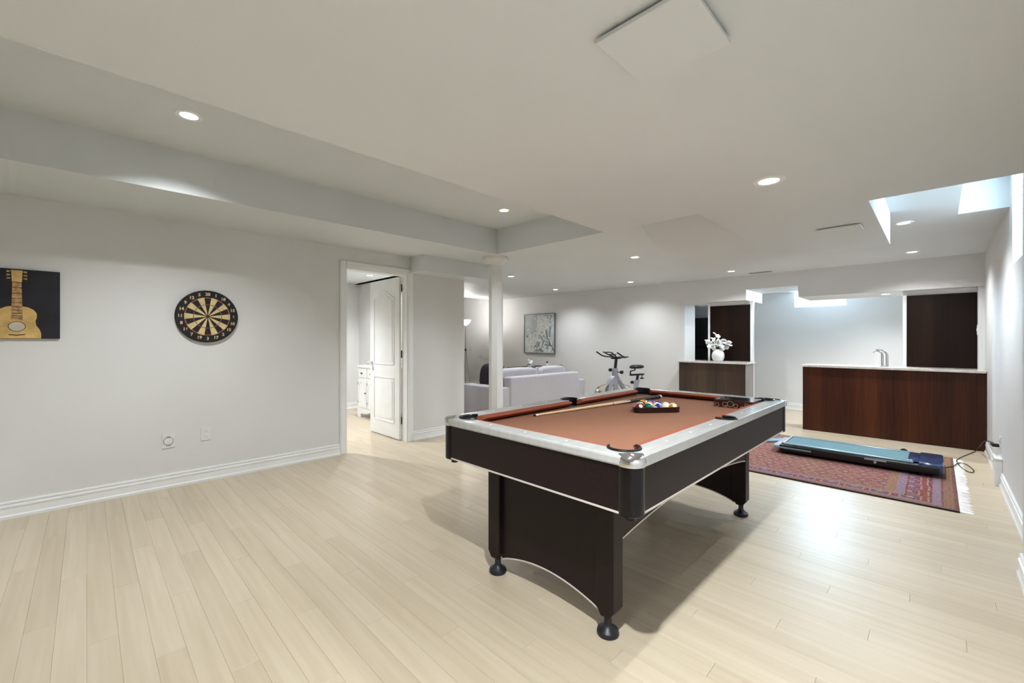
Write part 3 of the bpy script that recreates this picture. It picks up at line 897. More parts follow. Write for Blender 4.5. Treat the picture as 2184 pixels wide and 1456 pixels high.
# ---- ring-print box
bx = thing('patterned_box', 'dark maroon box printed with cream rings on the felt', 'box', (3.12, 0.99, ZF))
BX0, BX1, BY0, BY1, BZ1 = 3.125, 3.335, 0.868, 1.112, ZF + 0.052
MB().bev(BX0, BX1, BY0, BY1, ZF, BZ1 - 0.006, 0.002).build('body', 'boxw', bx)
MB().bev(BX0 - 0.001, BX1 + 0.001, BY0 - 0.001, BY1 + 0.001, BZ1 - 0.006, BZ1, 0.002).build('lid', 'boxtop', bx)
for (u, v, r) in ((0.085, 0.30, 0.013), (0.30, 0.42, 0.0165), (0.44, 0.52, 0.020), (0.58, 0.34, 0.0135), (0.86, 0.52, 0.0125), (0.32, 0.12, 0.008), (0.74, 0.16, 0.009)):
    y = BY1 - u * (BY1 - BY0); z = ZF + v * 0.050
    ring = []
    nn = 28
    m = MB()
    vs = []
    for i in range(nn):
        a = 2 * PI * i / nn
        for rr2 in (r, r - 0.0018):
            zz = min(max(z + rr2 * math.sin(a), ZF + 0.001), BZ1 - 0.0065)
            vs.append((BX0 - 0.0006, y + rr2 * math.cos(a), zz))
    m._add(vs, [(2 * i, 2 * ((i + 1) % nn), 2 * ((i + 1) % nn) + 1, 2 * i + 1) for i in range(nn)])
    m.build('printed_ring', 'ring', bx)

# ================================================================== WALL ITEMS
# ---- dartboard
DC = (0.752, YL, 1.447)
db = thing('dartboard', 'round black and cream dartboard on the white wall', 'dartboard', (DC[0], YL, DC[2]))
MB().lathe([(0.226, 0), (0.228, -0.006), (0.228, -0.034), (0.225, -0.038), (0.0005, -0.038)], (DC[0], YL, DC[2]), 64, 'y', False).build('board', 'dbblack', db, True)


def sector(r0, r1, a0, a1, y, n=4):
    vs = []
    for i in range(n + 1):
        a = a0 + (a1 - a0) * i / n
        for r_ in (r0, r1):
            vs.append((DC[0] + r_ * math.sin(a), y, DC[2] + r_ * math.cos(a)))
            vs.append((DC[0] + r_ * math.sin(a), y + 0.003, DC[2] + r_ * math.cos(a)))
    fs = []
    for i in range(n):
        b = 4 * i; c = 4 * (i + 1)
        fs += [(b, c, c + 2, b + 2), (b + 1, b + 3, c + 3, c + 1), (b + 2, c + 2, c + 3, b + 3), (b, b + 1, c + 1, c)]
    fs += [(0, 2, 3, 1), (4 * n, 4 * n + 1, 4 * n + 3, 4 * n + 2)]
    m = MB(); m._add(vs, fs); return m


NUM = [20, 1, 18, 4, 13, 6, 10, 15, 2, 17, 3, 19, 7, 16, 8, 11, 14, 9, 12, 5]
for i in range(20):
    a0, a1 = R(18 * i - 9), R(18 * i + 9)
    cm = 'dbblack' if i % 2 == 0 else 'dbcream'
    sector(0.016, 0.099, a0, a1, YL - 0.040).build('inner_segment', cm, db)
    sector(0.1045, 0.158, a0, a1, YL - 0.040).build('outer_segment', cm, db)
    sector(0.159, 0.166, a0, a1, YL - 0.040).build('double_segment', 'dbred' if i % 2 == 0 else 'dbcream', db)
    sector(0.1, 0.104, a0, a1, YL - 0.040).build('triple_segment', 'dbred' if i % 2 == 0 else 'dbwire', db)
    fc = bpy.data.curves.new('num', 'FONT'); fc.body = str(NUM[i]); fc.size = 0.036; fc.align_x = 'CENTER'; fc.align_y = 'CENTER'; fc.extrude = 0.0008; fc.offset = 0.0012
    fo = bpy.data.objects.new('num', fc); COL.objects.link(fo)
    me = bpy.data.meshes.new_from_object(fo.evaluated_get(bpy.context.evaluated_depsgraph_get()))
    bpy.data.objects.remove(fo)
    a = R(18 * i); rr2 = 0.194
    me.transform(Matrix.Translation((rr2 * math.sin(a), -0.0395, rr2 * math.cos(a))) @ Matrix.Rotation(R(90), 4, 'X'))
    me.materials.clear(); me.materials.append(M['dbcream'])
    o = bpy.data.objects.new('numeral', me); COL.objects.link(o); o.parent = db
MB().lathe([(0.0005, -0.042), (0.015, -0.042), (0.016, -0.039)], (DC[0], YL, DC[2]), 20, 'y', False).build('bullseye', 'gline', db, True)

# ---- guitar picture
gx0, gx1, gz0, gz1 = -0.625, -0.139, 1.250, 1.737
gp = thing('guitar_painting', 'unframed dark canvas of a yellow acoustic guitar', 'painting', ((gx0 + gx1) / 2, YL, gz0))
MB().bev(gx0, gx1, YL - 0.022, YL - 0.001, gz0, gz1, 0.002).build('canvas', 'canvas', gp)
gc = -0.345
yf = YL - 0.0225


def flat(poly, th, name, mat):
    MB().prism(poly, 'y', yf - th, yf).build(name, mat, gp)


body = []
hw = [(1.252, 0.178), (1.285, 0.180), (1.315, 0.168), (1.345, 0.142), (1.375, 0.136), (1.40, 0.147), (1.43, 0.146), (1.455, 0.122), (1.472, 0.08), (1.478, 0.03)]
hw = [(z, w * 0.635) for z, w in hw]
body = [(gc + w, z) for z, w in hw] + [(gc - w, z) for z, w in reversed(hw)]
flat(body, 0.0012, 'guitar_body', 'gold')
flat([(gc - 0.027, 1.378), (gc + 0.027, 1.378), (gc + 0.021, 1.645), (gc - 0.021, 1.645)], 0.002, 'guitar_neck', 'gold2')
flat([(gc - 0.023, 1.645), (gc + 0.023, 1.645), (gc + 0.027, 1.728), (gc - 0.027, 1.728)], 0.002, 'headstock', 'gold')
flat([(gc + 0.041 * math.cos(t), 1.335 + 0.036 * math.sin(t)) for t in [2 * PI * i / 28 for i in range(28)]], 0.0018, 'rosette', 'gline')
flat([(gc + 0.0375 * math.cos(t), 1.335 + 0.032 * math.sin(t)) for t in [2 * PI * i / 28 for i in range(28)]], 0.0024, 'sound_hole', 'ghole')
flat([(gc - 0.038, 1.276), (gc, 1.270), (gc + 0.038, 1.278), (gc + 0.038, 1.284), (gc, 1.277), (gc - 0.038, 1.282)], 0.0018, 'bridge', 'gline')
for i, z in enumerate((1.392, 1.407, 1.425, 1.447, 1.470, 1.498, 1.530, 1.565, 1.604, 1.642)):
    w = 0.0265 - 0.0055 * (z - 1.38) / 0.26
    flat([(gc - w, z), (gc + w, z), (gc + w, z + 0.004), (gc - w, z + 0.004)], 0.0026, 'fret', 'gline')
for s in (-1, 1):
    for z in (1.667, 1.690, 1.714):
        flat([(gc + s * 0.030, z), (gc + s * 0.047, z - 0.003), (gc + s * 0.047, z + 0.010), (gc + s * 0.030, z + 0.008)], 0.0018, 'tuning_peg', 'gold2')

# ---- wall plates
vp = thing('vacuum_inlet', 'white central vacuum inlet plate with round flap', 'wall plate', (0.484, YL, 0.395))
MB().bev(0.442, 0.526, YL - 0.008, YL, 0.335, 0.455, 0.003).build('plate', 'plate', vp)
MB().lathe([(0.0005, -0.014), (0.029, -0.014), (0.031, -0.007)], (0.484, YL, 0.392), 28, 'y', False).build('flap', 'plate', vp, True)
MB().lathe([(0.031, -0.0085), (0.034, -0.0085)], (0.484, YL, 0.392), 28, 'y', False).build('seal', 'plate_dark', vp)
MB().box(0.473, 0.495, YL - 0.016, YL - 0.008, 0.425, 0.430).build('hinge', 'plate_dark', vp)
MB().box(0.468, 0.500, YL - 0.010, YL - 0.007, 0.352, 0.355).build('slot', 'plate_dark', vp)


def outlet(label, c, axis):
    t = thing('outlet', label, 'outlet', c)
    if axis == 'y':
        P = lambda u, w, d: (c[0] + u, c[1] + d, c[2] + w)
        b = lambda u0, u1, w0, w1, d0, d1: (c[0] + u0, c[0] + u1, c[1] - d1, c[1] - d0, c[2] + w0, c[2] + w1)
    else:
        b = lambda u0, u1, w0, w1, d0, d1: (c[0] + u0, c[0] + u1, c[1] + d0, c[1] + d1, c[2] + w0, c[2] + w1)
    MB().bev(*b(-0.036, 0.036, -0.058, 0.058, 0, 0.006), 0.002).build('plate', 'plate', t)
    for w in (-0.024, 0.024):
        f = MB().bev(*b(-0.016, 0.016, w - 0.014, w + 0.014, 0.005, 0.009), 0.002).build('socket', 'plate', t)
        for u in (-0.006, 0.006):
            MB().box(*b(u - 0.0012, u + 0.0012, w - 0.002, w + 0.007, 0.0085, 0.0094)).build('slot', 'plate_dark', f)
        MB().box(*b(-0.0025, 0.0025, w - 0.010, w - 0.006, 0.0085, 0.0094)).build('slot', 'plate_dark', f)
    return t


outlet('white duplex outlet right of the vacuum inlet plate', (0.745, YL, 0.415), 'y')
outlet('white outlet on the right wall holding the black plug', (5.62, YR, 0.345), '-y')
sw = thing('light_switch', 'white switch plate at the right edge of the dark tall cabinet', 'switch', (7.40, -0.338, 1.36))
MB().bev(7.385, 7.455, -0.3385, -0.331, 1.30, 1.42, 0.002).build('plate', 'plate', sw)
MB().bev(7.412, 7.428, -0.332, -0.326, 1.345, 1.375, 0.002).build('rocker', 'plate', sw)

# ---- plinth box on right wall
pbx = thing('utility_box', 'small white box at the foot of the right wall', 'box', (5.58, YR, 0))
MB().bev(5.47, 5.69, YR, -0.347, 0, 0.222, 0.004).build('body', 'trim', pbx)
MB().bev(5.466, 5.694, YR, -0.343, 0.222, 0.235, 0.003).build('cap', 'trim', pbx)

# ---- ceiling access panels and vent
ap1 = thing('ceiling_panel', 'square white access panel in the soffit near the camera', 'ceiling panel', (1.02, 0.48, ZA))
MB().bev(0.90, 1.137, 0.365, 0.605, ZA - 0.020, ZA - 0.008, 0.002).build('cover', 'ceil', ap1)
MB().box(0.915, 1.122, 0.38, 0.59, ZA - 0.008, ZA).build('spacer', 'blackm', ap1)
ap2 = thing('ceiling_panel', 'small white access panel beside the window notch', 'ceiling panel', (3.63, 0.47, ZA))
MB().bev(3.54, 3.72, 0.352, 0.592, ZA - 0.012, ZA - 0.004, 0.002).build('cover', 'ceil', ap2)
MB().box(3.55, 3.71, 0.365, 0.58, ZA - 0.004, ZA).build('spacer', 'plate_dark', ap2)
vt = thing('ceiling_vent', 'narrow white slot vent in the ceiling before the bulkhead', 'vent', (7.08, 1.86, ZB))
MB().bev(7.03, 7.13, 1.70, 2.02, ZB - 0.008, ZB, 0.002).build('frame', 'ceil', vt)
for i in range(4):
    MB().box(7.045 + i * 0.02, 7.053 + i * 0.02, 1.715, 2.005, ZB - 0.0095, ZB - 0.0075).build('slot', 'plate_dark', vt)

# ================================================================== BAR
ZC = 0.90


def bar(name_lab, top_lab, y0, y1, mat, end_right):
    t = thing('bar_cabinet', name_lab, 'cabinet', (7.23, (y0 + y1) / 2, 0))
    MB().box(7.07, 7.44, y0 + 0.002, y1 - 0.002, 0, ZC - 0.03).build('carcass', 'endshade', t)
    MB().bev(7.05, 7.0695, y0, y1, 0.002, ZC - 0.03, 0.002).build('front_panel', mat, t)
    c = tag(MB().bev(7.02, 7.452, y0 - (0.03 if end_right else 0.0), y1 + 0.015, ZC - 0.03, ZC, 0.004).build('countertop', 'granite'), top_lab, 'countertop')
    return t


bar('long dark walnut bar cabinet standing before the right wall', 'long speckled granite countertop with the faucet', -0.385, 1.325, 'bar', False)
bar('short greyish walnut bar cabinet with pale end panel', 'short speckled granite countertop under the flower vase', 2.055, 3.075, 'barg', True)


def tall(label, y0, y1, trim_l, trim_r):
    t = thing('tall_cabinet', label, 'cabinet', (7.6, (y0 + y1) / 2, 0))
    MB().box(7.475, 7.515, y0, y1, 0, HZ - 0.002).build('carcass', 'white', t)
    MB().bev(7.456, 7.4745, y0 + trim_r, y1 - trim_l, 0.90, 1.808, 0.0015).build('door_panel', 'panel', t)
    MB().bev(7.456, 7.4745, y0 + trim_r, y1 - trim_l, 0.02, 0.897, 0.0015).build('lower_door', 'panel', t)
    if trim_l: MB().bev(7.450, 7.4745, y1 - trim_l, y1, 0.90, 1.84, 0.002).build('edge_trim', 'white', t)
    if trim_r: MB().bev(7.450, 7.4745, y0, y0 + trim_r, 0.90, 1.84, 0.002).build('edge_trim', 'white', t)


tall('dark walnut tall cabinet panel behind the bar at far right', -0.335, 0.315, 0.036, 0.0)
tall('dark walnut tall cabinet panel behind the flower vase', 2.06, 2.75, 0.034, 0.04)
fr = thing('refrigerator', 'black refrigerator glimpsed left of the vase cabinet', 'refrigerator', (8.5, 3.3, 0))
MB().bev(8.25, 8.88, 2.92, 3.62, 0.03, 1.66, 0.01).build('body', 'fridge', fr)
MB().bev(8.20, 8.245, 2.92, 3.62, 0.05, 1.10, 0.01).build('door', 'fridge', fr)
MB().bev(8.20, 8.245, 2.92, 3.62, 1.12, 1.655, 0.01).build('freezer_door', 'fridge', fr)
for y in (2.97, 3.57):
    for x in (8.3, 8.8): MB().lathe([(0.02, 0), (0.02, 0.03)], (x, y, 0), 12).build('foot', 'black', fr)

# ---- faucet
fa = thing('faucet', 'chrome bar faucet on the long granite countertop', 'faucet', (7.25, 0.50, ZC))
MB().lathe([(0.026, 0), (0.026, 0.006), (0.019, 0.012)], (7.25, 0.50, ZC), 24).build('base', 'chrome', fa, True)
MB().lathe([(0.026, 0), (0.026, 0.006), (0.019, 0.012)], (7.23, 0.455, ZC), 24).build('base', 'chrome', fa, True)
MB().tube([(7.25, 0.50, ZC + 0.01), (7.25, 0.50, ZC + 0.14), (7.252, 0.505, ZC + 0.165), (7.258, 0.525, ZC + 0.185), (7.265, 0.55, ZC + 0.195), (7.275, 0.575, ZC + 0.19), (7.28, 0.585, ZC + 0.175)], 0.0135, 14).build('spout', 'chrome', fa, True)
MB().tube([(7.23, 0.455, ZC + 0.01), (7.23, 0.455, ZC + 0.15), (7.233, 0.465, ZC + 0.175), (7.24, 0.49, ZC + 0.20), (7.25, 0.52, ZC + 0.215)], [0.014, 0.014, 0.013, 0.011, 0.009], 14).build('valve_body', 'chrome', fa, True)
MB().bev(7.235, 7.262, 0.51, 0.565, ZC + 0.207, ZC + 0.222, 0.005).build('lever', 'chrome', fa, True)

# ---- vase with white flowers
vs_ = thing('flower_vase', 'white round vase of white flowers on the short counter', 'vase', (7.20, 2.50, ZC))
MB().lathe([(0.055, 0), (0.075, 0.012), (0.092, 0.06), (0.094, 0.10), (0.082, 0.145), (0.062, 0.172), (0.058, 0.185), (0.063, 0.195), (0.055, 0.193), (0.052, 0.17)], (7.20, 2.50, ZC), 32, cap=False).build('vase', 'vase', vs_, True)
rng = random.Random(3)
blos = None
heads = [(-0.20, 0.30), (-0.19, 0.24), (-0.16, 0.33), (-0.15, 0.25), (-0.13, 0.30), (-0.11, 0.34), (-0.10, 0.24), (-0.08, 0.29), (-0.06, 0.36), (-0.05, 0.25), (-0.04, 0.31), (-0.03, 0.40), (-0.045, 0.44),
         (0.0, 0.23), (0.0, 0.29), (0.02, 0.25), (0.03, 0.32), (0.05, 0.23), (0.06, 0.29), (0.08, 0.26), (0.09, 0.33), (0.11, 0.29), (0.12, 0.24), (0.14, 0.32), (0.15, 0.27), (0.17, 0.23), (0.19, 0.31), (0.20, 0.26), (0.215, 0.29), (-0.02, 0.35), (0.10, 0.21), (-0.09, 0.21), (0.04, 0.27), (-0.12, 0.27), (0.17, 0.29)]
for (u, h) in heads:
    dpt = rng.uniform(-0.07, 0.07)
    p = Vector((7.20 + 0.707 * u * 0.9 + 0.707 * dpt, 2.50 - 0.707 * u * 0.9 + 0.707 * dpt, ZC + h))
    MB().tube([(7.20 + u * 0.1, 2.50 - u * 0.1, ZC + 0.16), tuple(Vector((7.2, 2.5, ZC + 0.2)).lerp(p, 0.6) + Vector((0, 0, 0.01))), tuple(p)], 0.0018, 6).build('stem', 'stem', vs_, True)
    if blos is None:
        m = MB()
        for k in range(5):
            a = 2 * PI * k / 5
            m.ball((0.019 * math.cos(a), 0.019 * math.sin(a), 0.004), 0.017, 1, 1, 0.55, 8, 6)
        m.ball((0, 0, 0.006), 0.012, 1, 1, 0.9, 8, 6)
        blos = m.build('blossom', 'petal', vs_, True, True)
        b = blos
    else:
        b = blos.copy(); COL.objects.link(b); b.parent = vs_
    b.location = p - Vector((7.20, 2.50, ZC))
    b.rotation_euler = (rng.uniform(-1.2, 1.2), rng.uniform(-1.5, 0.2), rng.uniform(0, 6))
    s = rng.uniform(0.95, 1.35); b.scale = (s, s, s)

# ================================================================== RUG, TREADMILL, CABLE
RX0, RX1, RY0, RY1 = 4.43, 6.38, -0.115, 2.75
rug = thing('rug', 'patterned red and blue woven rug under the treadmill', 'rug', ((RX0 + RX1) / 2, (RY0 + RY1) / 2, 0))
m = MB()
N1, N2 = 20, 28
hx, hy = (RX1 - RX0) / 2, (RY1 - RY0) / 2
grid = []
for i in range(N1 + 1):
    for j in range(N2 + 1):
        x = -hx + 2 * hx * i / N1; y = -hy + 2 * hy * j / N2
        e1 = 0.006 * math.sin(y * 7 + x * 3) if i in (0, N1) else 0
        grid.append((x + e1, y, 0.011 + 0.0012 * math.sin(x * 9 + y * 5)))
nb = len(grid)
vs = grid + [(x, y, 0.0) for x, y, z in grid]
fs = []
for i in range(N1):
    for j in range(N2):
        a = i * (N2 + 1) + j
        fs.append((a, a + 1, a + N2 + 2, a + N2 + 1))
for i in range(N1):
    for j in (0, N2):
        a = i * (N2 + 1) + j; fs.append((a, a + N2 + 1, nb + a + N2 + 1, nb + a))
for j in range(N2):
    for i in (0, N1):
        a = i * (N2 + 1) + j; fs.append((a, a + 1, nb + a + 1, nb + a))
m._add(vs, fs)
m.build('pile', rug_mat(hx, hy), rug, True, True)
for sgn in (-1, 1):
    MB().box(sgn * hx, sgn * (hx + 0.008), -hy, hy, 0.0005, 0.0115).build('selvedge', 'blackm', rug, local=True)
m = MB()
rg = random.Random(5)
for sgn in (-1, 1):
    for k in range(230):
        x = -hx + 0.01 + (2 * hx - 0.02) * k / 229
        L = rg.uniform(0.05, 0.075); dx = rg.uniform(-0.012, 0.012)
        y0 = sgn * (hy - 0.002); y1 = sgn * (hy + L)
        w = 0.0058
        m._add([(x - w, y0, 0.006), (x + w, y0, 0.006), (x + w + dx, y1, 0.0025), (x - w + dx, y1, 0.0025), (x - w, y0, 0.001), (x + w, y0, 0.001), (x + w + dx, y1, 0.0005), (x - w + dx, y1, 0.0005)],
               [(0, 1, 2, 3), (7, 6, 5, 4), (0, 4, 5, 1), (1, 5, 6, 2), (2, 6, 7, 3), (3, 7, 4, 0)])
tag(m.build('fringe', 'fringe', rug, local=True), kind='stuff')

Z0 = 0.0125
tm = thing('treadmill', 'flat black walking treadmill with blue-grey belt on the rug', 'treadmill', (5.60, 0.62, Z0))
tx0, tx1, ty0, ty1 = 5.33, 5.86, -0.045, 1.28
MB().bev(tx0, tx1, ty0 + 0.02, ty1 - 0.06, Z0 + 0.022, Z0 + 0.098, 0.018, 3).build('base_frame', 'black', tm, True)
MB().bev(tx0 + 0.075, tx1 - 0.075, ty0 + 0.24, ty1 - 0.105, Z0 + 0.096, Z0 + 0.108, 0.004).build('belt', 'belt', tm)
for x in (tx0 + 0.02, tx1 - 0.07):
    MB().bev(x, x + 0.05, ty0 + 0.20, ty1 - 0.10, Z0 + 0.097, Z0 + 0.113, 0.005).build('side_rail', 'tside', tm, True)
MB().bev(tx0 + 0.005, tx1 - 0.005, ty0, ty0 + 0.17, Z0 + 0.03, Z0 + 0.120, 0.022, 4).build('motor_hood', 'hood', tm, True)
MB().bev(tx0 + 0.06, tx1 - 0.06, ty0 + 0.165, ty0 + 0.24, Z0 + 0.105, Z0 + 0.115, 0.004).build('hood_tongue', 'hood', tm, True)
MB().bev(tx0 + 0.05, tx1 - 0.05, ty1 - 0.10, ty1 - 0.075, Z0 + 0.1, Z0 + 0.114, 0.004).build('end_bar', 'silver', tm, True)
MB().bev(tx0 + 0.02, tx1 - 0.02, ty1 - 0.075, ty1, Z0 + 0.03, Z0 + 0.085, 0.012, 3).build('end_cap', 'silver', tm, True)
for y in (0.42,):
    MB().lathe([(0.011, 0), (0.011, 0.018), (0.006, 0.02)], (0, 0, 0), 12, 'x').build('side_knob', 'silver', tm, True, xf=Matrix.Translation((tx0, y, Z0 + 0.06)) @ Matrix.Rotation(PI, 4, 'Z'))
MB().bev(tx0 - 0.006, tx0 + 0.002, 0.34, 0.50, Z0 + 0.074, Z0 + 0.086, 0.002).build('side_badge', 'silver', tm)
MB().bev(tx0 - 0.012, tx0 + 0.002, 0.93, 1.26, Z0 + 0.058, Z0 + 0.072, 0.003).build('side_handle', 'tside', tm, True)
for x in (tx0 + 0.05, tx1 - 0.05):
    for y in (0.10, 1.16):
        MB().lathe([(0.022, -0.0), (0.022, 0.025)], (x, y, Z0), 16).build('rubber_foot', 'blackm', tm)
MB().lathe([(0.028, 0), (0.03, 0.01), (0.03, 0.035), (0.028, 0.045)], (0, 0, 0), 18, 'x').build('wheel', 'blackm', tm, True, xf=Matrix.Translation((tx1 - 0.01, 0.24, Z0 + 0.095)))
# teal plate lying at the far end
tp = thing('teal_board', 'pale teal flat board lying on the rug past the treadmill', 'board', (5.92, 1.42, 0.0122), R(-38))
MB().bev(-0.16, 0.16, -0.055, 0.055, 0.001, 0.018, 0.004).build('plate', 'teal', tp, local=True)


def spline(pts, n=8):
    pts = [Vector(p) for p in pts]; out = []
    for i in range(len(pts) - 1):
        p0 = pts[max(i - 1, 0)]; p1 = pts[i]; p2 = pts[i + 1]; p3 = pts[min(i + 2, len(pts) - 1)]
        for k in range(n):
            t = k / n
            out.append(0.5 * ((2 * p1) + (p2 - p0) * t + (2 * p0 - 5 * p1 + 4 * p2 - p3) * t * t + (3 * p1 - p0 - 3 * p2 + p3) * t ** 3))
    out.append(pts[-1]); return out


cz = 0.004
cb = thing('power_cord', 'thin dark power cord looping from treadmill to wall plug', 'cord', (5.6, -0.2, 0))
MB().tube(spline([(5.74, -0.0475, 0.05)] + [(5.838, -0.054, 0.018), (5.945, -0.109, 0.018), (6.101, -0.141, 0.018), (6.215, -0.168, 0.005), (6.146, -0.213, 0.005), (5.962, -0.243, 0.005), (5.851, -0.234, 0.005), (5.86, -0.203, 0.005), (6.008, -0.163, 0.005), (6.21, -0.141, 0.013), (6.36, -0.147, 0.005), (6.581, -0.194, 0.005), (6.909, -0.281, 0.005)] + [(6.97, -0.30, 0.012), (6.88, -0.325, 0.08), (6.45, -0.335, 0.21), (6.0, -0.343, 0.29), (5.74, -0.343, 0.322)], 10), 0.0042, 8).build('cable', 'cable', cb, True)
MB().bev(5.60, 5.64, YR + 0.0095, YR + 0.05, 0.308, 0.335, 0.004).bev(5.622, 5.73, YR + 0.035, YR + 0.055, 0.313, 0.331, 0.004).build('plug', 'black', cb, True)

# ================================================================== SOFA AREA
sx0, sx1, sy0, sy1 = 4.10, 6.13, 4.30, 5.22
so = thing('sofa', 'light grey fabric sofa seen from behind', 'sofa', ((sx0 + sx1) / 2, (sy0 + sy1) / 2, 0))
MB().bev(sx0 + 0.2, sx1 - 0.2, sy0 + 0.02, sy1, 0.08, 0.32, 0.02, 3).build('seat_base', 'sofa', so, True)
MB().bev(sx0, sx0 + 0.22, sy0 + 0.03, sy1, 0.06, 0.565, 0.025, 3).build('armrest', 'sofa', so, True)
MB().bev(sx1 - 0.22, sx1, sy0 + 0.03, sy1, 0.06, 0.565, 0.025, 3).build('armrest', 'sofa', so, True)
MB().bev(sx0 + 0.18, sx1 - 0.20, sy0, sy0 + 0.17, 0.07, 0.705, 0.03, 3).build('backrest', 'sofa', so, True)
for a, b in ((sx0 + 0.23, 5.10), (5.105, sx1 - 0.23)):
    q = MB().cushion(a, b, sy0 + 0.24, sy1 + 0.03, 0.31, 0.47, 6).build('seat_cushion', 'sofa', so, True)
for a, b, dz in ((sx0 + 0.10, 5.10, 0.0), (5.13, sx1 - 0.33, -0.005)):
    q = MB().cushion(a, b, sy0 + 0.16, sy0 + 0.40, 0.44, 0.815 + dz, 5).build('back_cushion', 'sofa', so, True)
    MB().tube(spline([(a + 0.01, sy0 + 0.27, 0.62), (a + 0.01, sy0 + 0.265, 0.79 + dz), (a + 0.05, sy0 + 0.26, 0.812 + dz), ((a + b) / 2 - 0.1, sy0 + 0.262, 0.806 + dz), ((a + b) / 2 + 0.15, sy0 + 0.262, 0.812 + dz), (b - 0.05, sy0 + 0.26, 0.818 + dz), (b - 0.008, sy0 + 0.265, 0.79 + dz), (b - 0.008, sy0 + 0.27, 0.62)], 6), 0.006, 6).build('piping', 'pipe', q, True)
for x in (sx0 + 0.1, sx1 - 0.1):
    for y in (sy0 + 0.12, sy1 - 0.08):
        MB().lathe([(0.02, 0), (0.026, 0.08)], (x, y, 0), 12).build('leg', 'black', so)
cu2 = thing('throw_pillow', 'charcoal throw pillow on the sofa beside the column', 'pillow', (4.40, 4.91, 0.47))
MB().cushion(-0.21, 0.21, -0.065, 0.065, -0.2, 0.2, 3.2).build('pillow', 'cushd', cu2, True, True, xf=Matrix.Translation((0.02, -0.06, 0.215)) @ Matrix.Rotation(R(-70), 4, 'Z') @ Matrix.Rotation(R(-12), 4, 'X'))

# coffee table beyond with flowers and small figurine
ct = thing('coffee_table', 'low dark table hidden behind the sofa', 'table', (6.3, 6.0, 0))
MB().bev(6.0, 6.95, 5.55, 6.15, 0.66, 0.69, 0.004).build('table_top', 'panel', ct)
for x in (6.04, 6.91):
    for y in (5.59, 6.11): MB().box(x - 0.02, x + 0.02, y - 0.02, y + 0.02, 0, 0.66).build('leg', 'panel', ct)
bq = thing('flower_posy', 'small white flower posy peeking over the sofa cushions', 'flowers', (6.22, 5.72, 0.69))
MB().lathe([(0.03, 0), (0.04, 0.03), (0.03, 0.07)], (6.22, 5.72, 0.69), 18).build('pot', 'vase', bq, True)
rg = random.Random(9)
for k in range(14):
    b = blos.copy(); COL.objects.link(b); b.parent = bq
    b.location = (rg.uniform(-0.055, 0.055), rg.uniform(-0.055, 0.055), rg.uniform(0.07, 0.16)); b.rotation_euler = (rg.uniform(-1, 1), rg.uniform(-1, 1), 0); b.scale = (0.8, 0.8, 0.8)
fg = thing('figurine', 'tiny black and white ornament peeking over the right sofa cushion', 'ornament', (6.63, 5.62, 0.69))
MB().lathe([(0.028, 0), (0.03, 0.02), (0.02, 0.07), (0.016, 0.085)], (6.63, 5.62, 0.69), 16).build('body', 'vase', fg, True)
MB().ball((6.63, 5.62, 0.79), 0.02).build('head', 'black', fg, True)

# ---- blossom picture
by0, by1, bz0, bz1 = 5.98, 6.91, 0.935, 1.845
bp_ = thing('blossom_painting', 'grey framed painting of white blossom on branches', 'painting', (XB, (by0 + by1) / 2, bz0))
MB().box(XB - 0.03, XB - 0.002, by0 + 0.012, by1 - 0.012, bz0 + 0.012, bz1 - 0.012).build('canvas', 'pcanvas', bp_)
for b in ((by0, by1, bz0, bz0 + 0.014), (by0, by1, bz1 - 0.014, bz1), (by0, by0 + 0.014, bz0 + 0.014, bz1 - 0.014), (by1 - 0.014, by1, bz0 + 0.014, bz1 - 0.014)):
    MB().bev(XB - 0.042, XB - 0.001, *b, 0.002).build('frame_rail', 'frame', bp_)
PW, PH = by1 - by0, bz1 - bz0


def pp(u, v, d=0.0315):   # u from the left as seen, v from the bottom
    return (XB - d, by1 - u * PW, bz0 + v * PH)


m = MB()
for path, r0 in (([(0.97, 0.08), (0.86, 0.22), (0.83, 0.30), (0.85, 0.5), (0.86, 0.75), (0.88, 0.95)], 0.016), ([(0.84, 0.29), (0.78, 0.40), (0.70, 0.58), (0.58, 0.64)], 0.011), ([(0.86, 0.22), (0.72, 0.32), (0.64, 0.44)], 0.008),
                 ([(0.76, 0.44), (0.70, 0.74), (0.64, 0.84)], 0.007), ([(0.92, 0.15), (0.95, 0.3), (0.99, 0.36)], 0.007), ([(0.78, 0.12), (0.62, 0.24), (0.5, 0.32)], 0.009), ([(0.86, 0.6), (0.95, 0.72)], 0.005), ([(0.5, 0.06), (0.4, 0.2)], 0.008)):
    pts = [pp(u, v) for u, v in path]
    m.tube(pts, [r0 * (1 - 0.6 * i / (len(pts) - 1)) for i in range(len(pts))], 6)
m.bm.transform(Matrix.Translation((XB - 0.031, 0, 0)) @ Matrix.Diagonal((0.1, 1, 1, 1)) @ Matrix.Translation((-(XB - 0.031), 0, 0)))
m.build('painted_branch', 'pbranch', bp_)
rg = random.Random(21)


def splat(mb, u, v, r, d):
    c = pp(u, v, d)
    n = 10
    vs = [(c[0], c[1] + r * (1 + 0.28 * math.cos(5 * a)) * math.cos(a + 0.3), c[2] + r * (1 + 0.28 * math.cos(5 * a)) * math.sin(a + 0.3)) for a in [2 * PI * i / n for i in range(n)]]
    mb._add([(x, y, z) for x, y, z in vs] + [(x + 0.001, y, z) for x, y, z in vs], [tuple(range(n))] + [(i, (i + 1) % n, n + (i + 1) % n, n + i) for i in range(n)])


